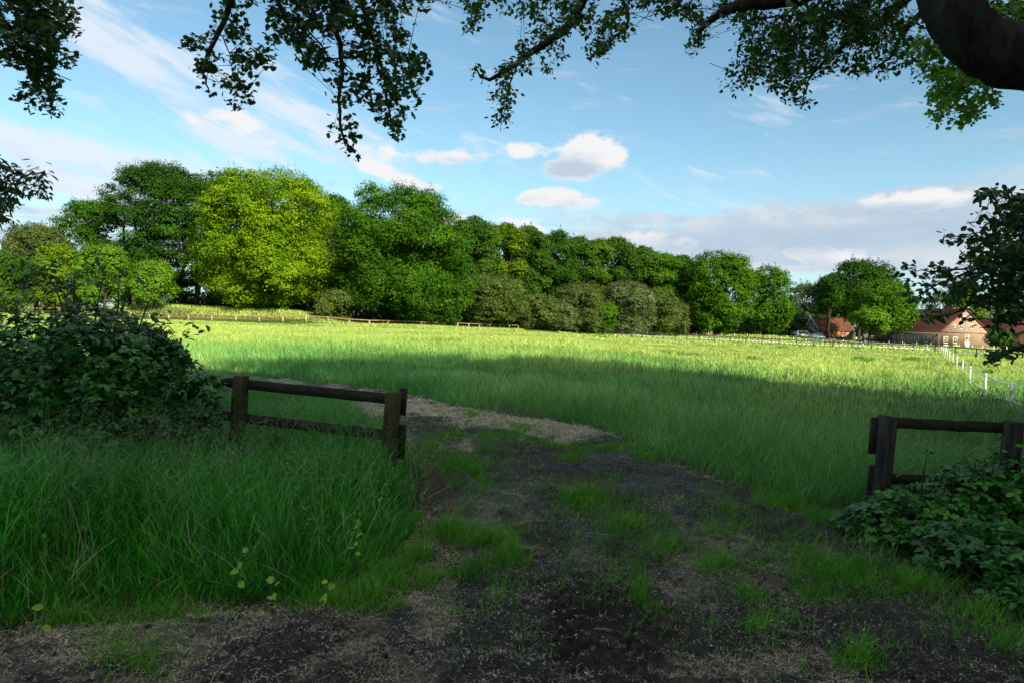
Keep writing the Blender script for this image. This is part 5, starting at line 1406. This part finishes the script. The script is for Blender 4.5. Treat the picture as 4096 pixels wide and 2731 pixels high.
for x in (6.25, 7.15):
    win(r, o, u, f, x, 7.15, .5, .95, cols=1, rows=2, sw=.12)
    MB().prism([(.25 + .37 * math.cos(a), .37 * math.sin(a)) for a in np.linspace(0, pi, 9)], (x, -.06, 8.22), (1, 0, 0), (0, 0, 1), (0, .056, 0)).build('window_arch', M['stone'], r, local=True)
for x in (1.3, 4.1): win(r, o, u, f, x, -.15, 1.1, .42, cols=2, rows=1)
for k in range(14):                                # iron wall anchors
    x, z = [(2.2, 5.0), (2.9, 6.4), (4.0, 7.0), (5.0, 8.3), (6.6, 9.2), (8.4, 8.3), (9.4, 7.0), (10.5, 6.4), (11.2, 5.0), (5.5, 6.6), (8.3, 6.6), (3.2, 4.3), (6.7, 4.4), (10.2, 4.3)][k]
    MB().box((x, -.04, z), (.06, 0, 0), (0, .035, 0), (0, 0, .5)).build('wall_anchor', M['timber'], r, local=True)
o = V(0, 0, 0); u = V(0, 1, 0); f = V(-1, 0, 0)
for y in (2.2, 5.0): win(r, o, u, f, y, 1.0, 1.1, 1.6)
for y in (8.8, 10.8, 15.0, 17.2, 19.6): win(r, o, u, f, y, .5, 1.1, 2.2, rows=4)
win(r, o, u, f, 12.8, .1, 1.2, 2.7, rows=5)
for y in (2.4, 5.2): win(r, o, u, f, y, -.2, 1.0, .4, rows=1)
MB().tube([(-.5, -.3, EA - .36), (-.5, LF_, EA - .36)], .09, 8).build('gutter', M['gutter'], r, local=True)
MB().tube([(-.5, .0, EA - .4), (-.12, .1, EA - .9), (-.12, .1, -.4)], .07, 8).build('downpipe', M['gutter'], r, local=True)

# red roofed building behind the hedge
c0 = at(3900, 212, 1380)
rz_ = math.radians(-125)
r = thing('red_roofed_barn', 'low barn with a plain red tiled roof behind the brick gable and the clipped bush', 'barn', (c0[0] - 12 * math.cos(rz_), c0[1] - 12 * math.sin(rz_), c0[2]), None, rz_)
gabled(r, 12, 40, 3.6, 8.3, M['brick_warm'], M['brick_warm'], M['tile_new'], .4, .16)
# plank shed at the right edge
c1_ = at(4072, 150, 1385)
r = thing('plank_shed', 'brown plank shed with a dark roof at the right edge of the view', 'shed', c1_, None, math.radians(-31))
gabled(r, 5.5, 9, 3.7, 5.0, M['plank'], M['plank'], M['timber'], .55, .12)
q_ = MB()
for k in range(18): q_.box((.15 + k * .3, -.035, -.3), (.05, 0, 0), (0, .03, 0), (0, 0, 3.9))
q_.build('cover_strips', M['plank'], r, local=True)

# half-timbered barn
cb = at(3274, 226, 1345)
r = thing('timbered_barn', 'small half-timbered barn with red tiled roof and orange double doors', 'barn', cb, None, math.radians(-46))
r.rotation_euler = (0, 0, math.radians(-71))
# gable (x from 0 to Wd, facing local -y) turned away to the left; the long wall x=Wd faces the viewer
WB, LB, EB, RB = 6.4, 14.5, 2.2, 5.9
gabled(r, WB, LB, EB, RB, M['brick_dark'], M['brick_red'], M['tile_barn'], .35, .14, M['verge_board'], -2.2)
ca, sa = math.cos(r.rotation_euler[2]), math.sin(r.rotation_euler[2])
r.location = (cb[0] - ca * WB, cb[1] - sa * WB, cb[2] + 1.15)
q_ = MB()
for z, a, b in ((2.1, 0, 6.4), (3.2, .95, 5.45), (4.2, 1.85, 4.55), (.9, 0, 6.4)): q_.box((a, -.04, z), (b - a, 0, 0), (0, .036, 0), (0, 0, .17))
for x, z0, z1 in ((.02, -.3, 2.1), (1.5, -.3, 3.2), (3.1, -.3, 4.9), (4.75, -.3, 3.2), (6.2, -.3, 2.1)): q_.box((x, -.045, z0), (.17, 0, 0), (0, .036, 0), (0, 0, z1 - z0))
q_.build('timber_frame', M['timber'], r, local=True)
q_ = MB(); X = WB
for y in (.0, 2.4, 3.3, 5.1, 9.2, 11.0, 13.0, 14.3): q_.box((X + .004, y, -.3), (.036, 0, 0), (0, .18, 0), (0, 0, 2.5))
for z in (1.95, .95): q_.box((X + .002, 0, z), (.036, 0, 0), (0, LB, 0), (0, 0, .16))
q_.build('timber_frame', M['timber'], r, local=True)
for k in range(2):
    dr = MB().box((X + .05, 5.3 + k * 1.93, -.25), (.06, 0, 0), (0, 1.9, 0), (0, 0, 2.15)).build('door', M['door_orange'], r, local=True)
    yc, zc = 5.3 + k * 1.93 + .95, 1.35
    MB().prism([(-.36, 0), (0, -.36), (.36, 0), (0, .36)], (X + .112, yc, zc), (0, 1, 0), (0, 0, 1), (.02, 0, 0)).build('diamond_window', M['frame_white'], dr, local=True)
    MB().prism([(-.24, 0), (0, -.24), (.24, 0), (0, .24)], (X + .134, yc, zc), (0, 1, 0), (0, 0, 1), (.008, 0, 0)).build('pane', M['glass'], dr, local=True)
win(r, V(X, 0, 0), V(0, 1, 0), V(1, 0, 0), 3.55, .35, 1.2, 1.1, cols=3, rows=3, sw=.05)
win(r, V(X, 0, 0), V(0, 1, 0), V(1, 0, 0), 11.6, .2, 1.1, 1.1, cols=3, rows=3, sw=.05)
# lean-to porch with a slanting glazed front against the barn gable
cq = at(3228, 219, 1345) + np.array([0, 0, .5])
r = thing('open_shelter', 'small dark shelter with a slanting pale edge against the timbered gable', 'shelter', cq, None, math.radians(-20))
MB().prism([(0, -1.2), (4.0, -1.2), (4.0, .6), (1.2, 2.3), (0, 1.7)], (0, 0, 0), (1, 0, 0), (0, 0, 1), (0, 2.4, 0)).build('walls', M['timber'], r, local=True)
MB().beam((1.2, -.04, 2.35), (4.1, -.04, .6), .12, .16).build('edge_board', M['verge_board'], r, local=True)
MB().prism([(1.3, .9), (2.4, .9), (1.6, 1.8)], (0, -.012, 0), (1, 0, 0), (0, 0, 1), (0, .01, 0)).build('pane', M['glass'], r, local=True)

# ------------------------------------------------------------------ parked cars and a person


def car(label, px, Y, rz, paint, L=4.4, H=1.5, Wc=1.78, prof='hatch', lift=0):
    c = at(px, Y, 1345)
    r = thing('parked_car', label, 'car', c, 'cars parked at the farm', rz)
    if prof == 'van': body = [(0, .28), (0, .95), (.12, 1.05), (.22, H - .15), (.40, H), (2.55, H), (2.9, H - .08), (3.35, 1.15), (4.15, .98), (4.35, .75), (4.38, .35), (4.2, .24), (.1, .24)]; cab = [(.42, 1.10), (.50, H - .14), (1.5, H - .12), (1.5, 1.10)], [(1.62, 1.10), (1.62, H - .12), (2.7, H - .14), (3.15, 1.10)]
    else: body = [(0, .30), (0, .78), (.10, .98), (.42, 1.05), (.75, H - .10), (1.2, H), (2.4, H - .03), (3.05, 1.02), (4.1, .88), (4.36, .66), (4.4, .35), (4.2, .24), (.1, .24)]; cab = [(.60, 1.04), (.86, H - .12), (1.5, H - .09), (1.5, 1.02)], [(1.60, 1.02), (1.60, H - .09), (2.38, H - .11), (2.88, 1.00)]
    s = L / 4.4
    body = [(x * s - L / 2, z) for x, z in body]
    n = len(body); mid = []
    for y, k in ((-Wc / 2, .0), (-Wc / 2 + .12, 1), (Wc / 2 - .12, 1), (Wc / 2, .0)):
        for x, z in body:
            top = z > 1.0
            mid.append((x * (1 if k else .985), y * (.86 if top else 1), z if k or not top else z - .04))
    q_ = MB(); fq = []
    for j in range(3):
        for i in range(n): fq.append([j * n + i, j * n + (i + 1) % n, (j + 1) * n + (i + 1) % n, (j + 1) * n + i])
    q_.add(mid, [np.array(fq), np.array([list(range(n))]), np.array([[3 * n + i for i in range(n)][::-1]])])
    b = q_.build('body', paint, r, local=True)
    for y in (-1, 1):
        for cc in cab:
            MB().prism([(x * s - L / 2, z) for x, z in cc], (0, y * (Wc / 2 * .86 + .004), 0), (1, 0, 0), (0, 0, 1), (0, y * .012, 0)).build('window', M['glass'], r, local=True)
    MB().box((L / 2 - 1.36 * s, -Wc * .36, 1.06), (-.55 * s, 0, H - 1.22), (0, Wc * .72, 0), (.012, 0, .016)).build('windscreen', M['glass'], r, local=True)
    MB().box((-L / 2 - .012 + .10 * s, -Wc * .36, 1.06), (.28 * s, 0, H - 1.24), (0, Wc * .72, 0), (-.016, 0, .01)).build('rear_window', M['glass'], r, local=True)
    for x in (-L / 2 + .82 * s, L / 2 - .88 * s):
        for y in (-1, 1):
            w = MB().cyl((x, y * (Wc / 2 - .14), .31), (x, y * (Wc / 2 + .02), .31), .31, 18).build('wheel', M['tyre'], r, local=True)
            MB().cyl((x, y * (Wc / 2 + .0), .31), (x, y * (Wc / 2 + .03), .31), .19, 12).build('rim', M['rim'], w, local=True)
    for y in (-1, 1):
        MB().cbox(L / 2 - .06, y * Wc * .36, .62, .10, .28, .14).build('headlight', M['frame_white'], r, local=True)
        MB().cbox(-L / 2 + .03, y * Wc * .42, .72, .09, .14, .26).build('tail_light', M['lamp_red'], r, local=True)
    return r


car('white panel-sided family van parked in front of the dark bush', 3216, 205, math.radians(-8), paint_mat('paint_white', (.78, .79, .80)), 4.4, 1.82, 1.82, 'van')
car('blue hatchback parked between the white van and the orange doors', 3277, 208, math.radians(-6), paint_mat('paint_blue', (.06, .16, .30)))
car('black car with red tail light parked before the orange barn doors', 3350, 205, math.radians(172), paint_mat('paint_black', (.012, .013, .016)), 4.6, 1.42)
car('dark blue car half hidden behind the tree trunks', 3470, 212, math.radians(175), paint_mat('paint_navy', (.015, .03, .075)), 4.4, 1.5)
car('dark car hidden behind the tail of the white van', 3192, 212, math.radians(30), paint_mat('paint_dark', (.02, .025, .04)), 4.3, 1.45)
c = at(3426, 205, 1345); r = thing('person', 'person in a white shirt and dark trousers beside the tree trunks', 'person', c)
me_ = bpy.data.meshes.new('body')
J = [(0, 0, .95), (0, 0, 1.2), (0, 0, 1.42), (0, 0, 1.52), (0, 0, 1.68), (-.09, 0, .5), (-.10, .02, .06), (.09, .05, .5), (.11, .02, .06), (-.2, 0, 1.38), (-.25, .03, 1.1), (-.22, -.1, .85), (.2, 0, 1.38), (.25, .02, 1.1), (.22, -.1, .85), (-.10, -.12, .03), (.11, -.12, .03)]
E = [(0, 1), (1, 2), (2, 3), (3, 4), (0, 5), (5, 6), (0, 7), (7, 8), (2, 9), (9, 10), (10, 11), (2, 12), (12, 13), (13, 14), (6, 15), (8, 16)]
me_.from_pydata(J, E, []); me_.update()
bo = bpy.data.objects.new('body', me_); COL.objects.link(bo); bo.parent = r
sk = bo.modifiers.new('skin', 'SKIN'); bo.modifiers.new('sub', 'SUBSURF').levels = 1
rad = [.15, .14, .15, .06, .11, .075, .05, .075, .05, .06, .045, .035, .06, .045, .035, .04, .04]
for v_, q_ in zip(me_.skin_vertices[0].data, rad): v_.radius = (q_, q_)
me_.skin_vertices[0].data[0].use_root = True
mt, t = newmat('clothes')
zz = t.n('ShaderNodeSeparateXYZ'); t.put(zz.inputs[0], t.obj())
k1 = t.math('GREATER_THAN', zz.outputs[2], .95); k2 = t.math('GREATER_THAN', zz.outputs[2], 1.5)
t.out(t.bsdf(t.mix(k2, t.mix(k1, (.02, .025, .05), (.72, .72, .72)), (.42, .27, .19)), .8))
me_.materials.append(mt)
# stack of sawn timber behind the trunks
c = at(3494, 214, 1345); r = thing('timber_stack', 'small stack of yellowish sawn boards behind the tree trunks', 'timber stack', c, None, .2)
for k in range(5): MB().cbox(0, 0, .1 + k * .42, 2.2, .9, .32).build('board_layer', M['door_orange'] if k % 2 else M['post_far'], r, local=True)
for x in (-.8, .8): MB().cbox(x, 0, -.1, .2, .8, .195).build('bearer', M['timber'], r, local=True)
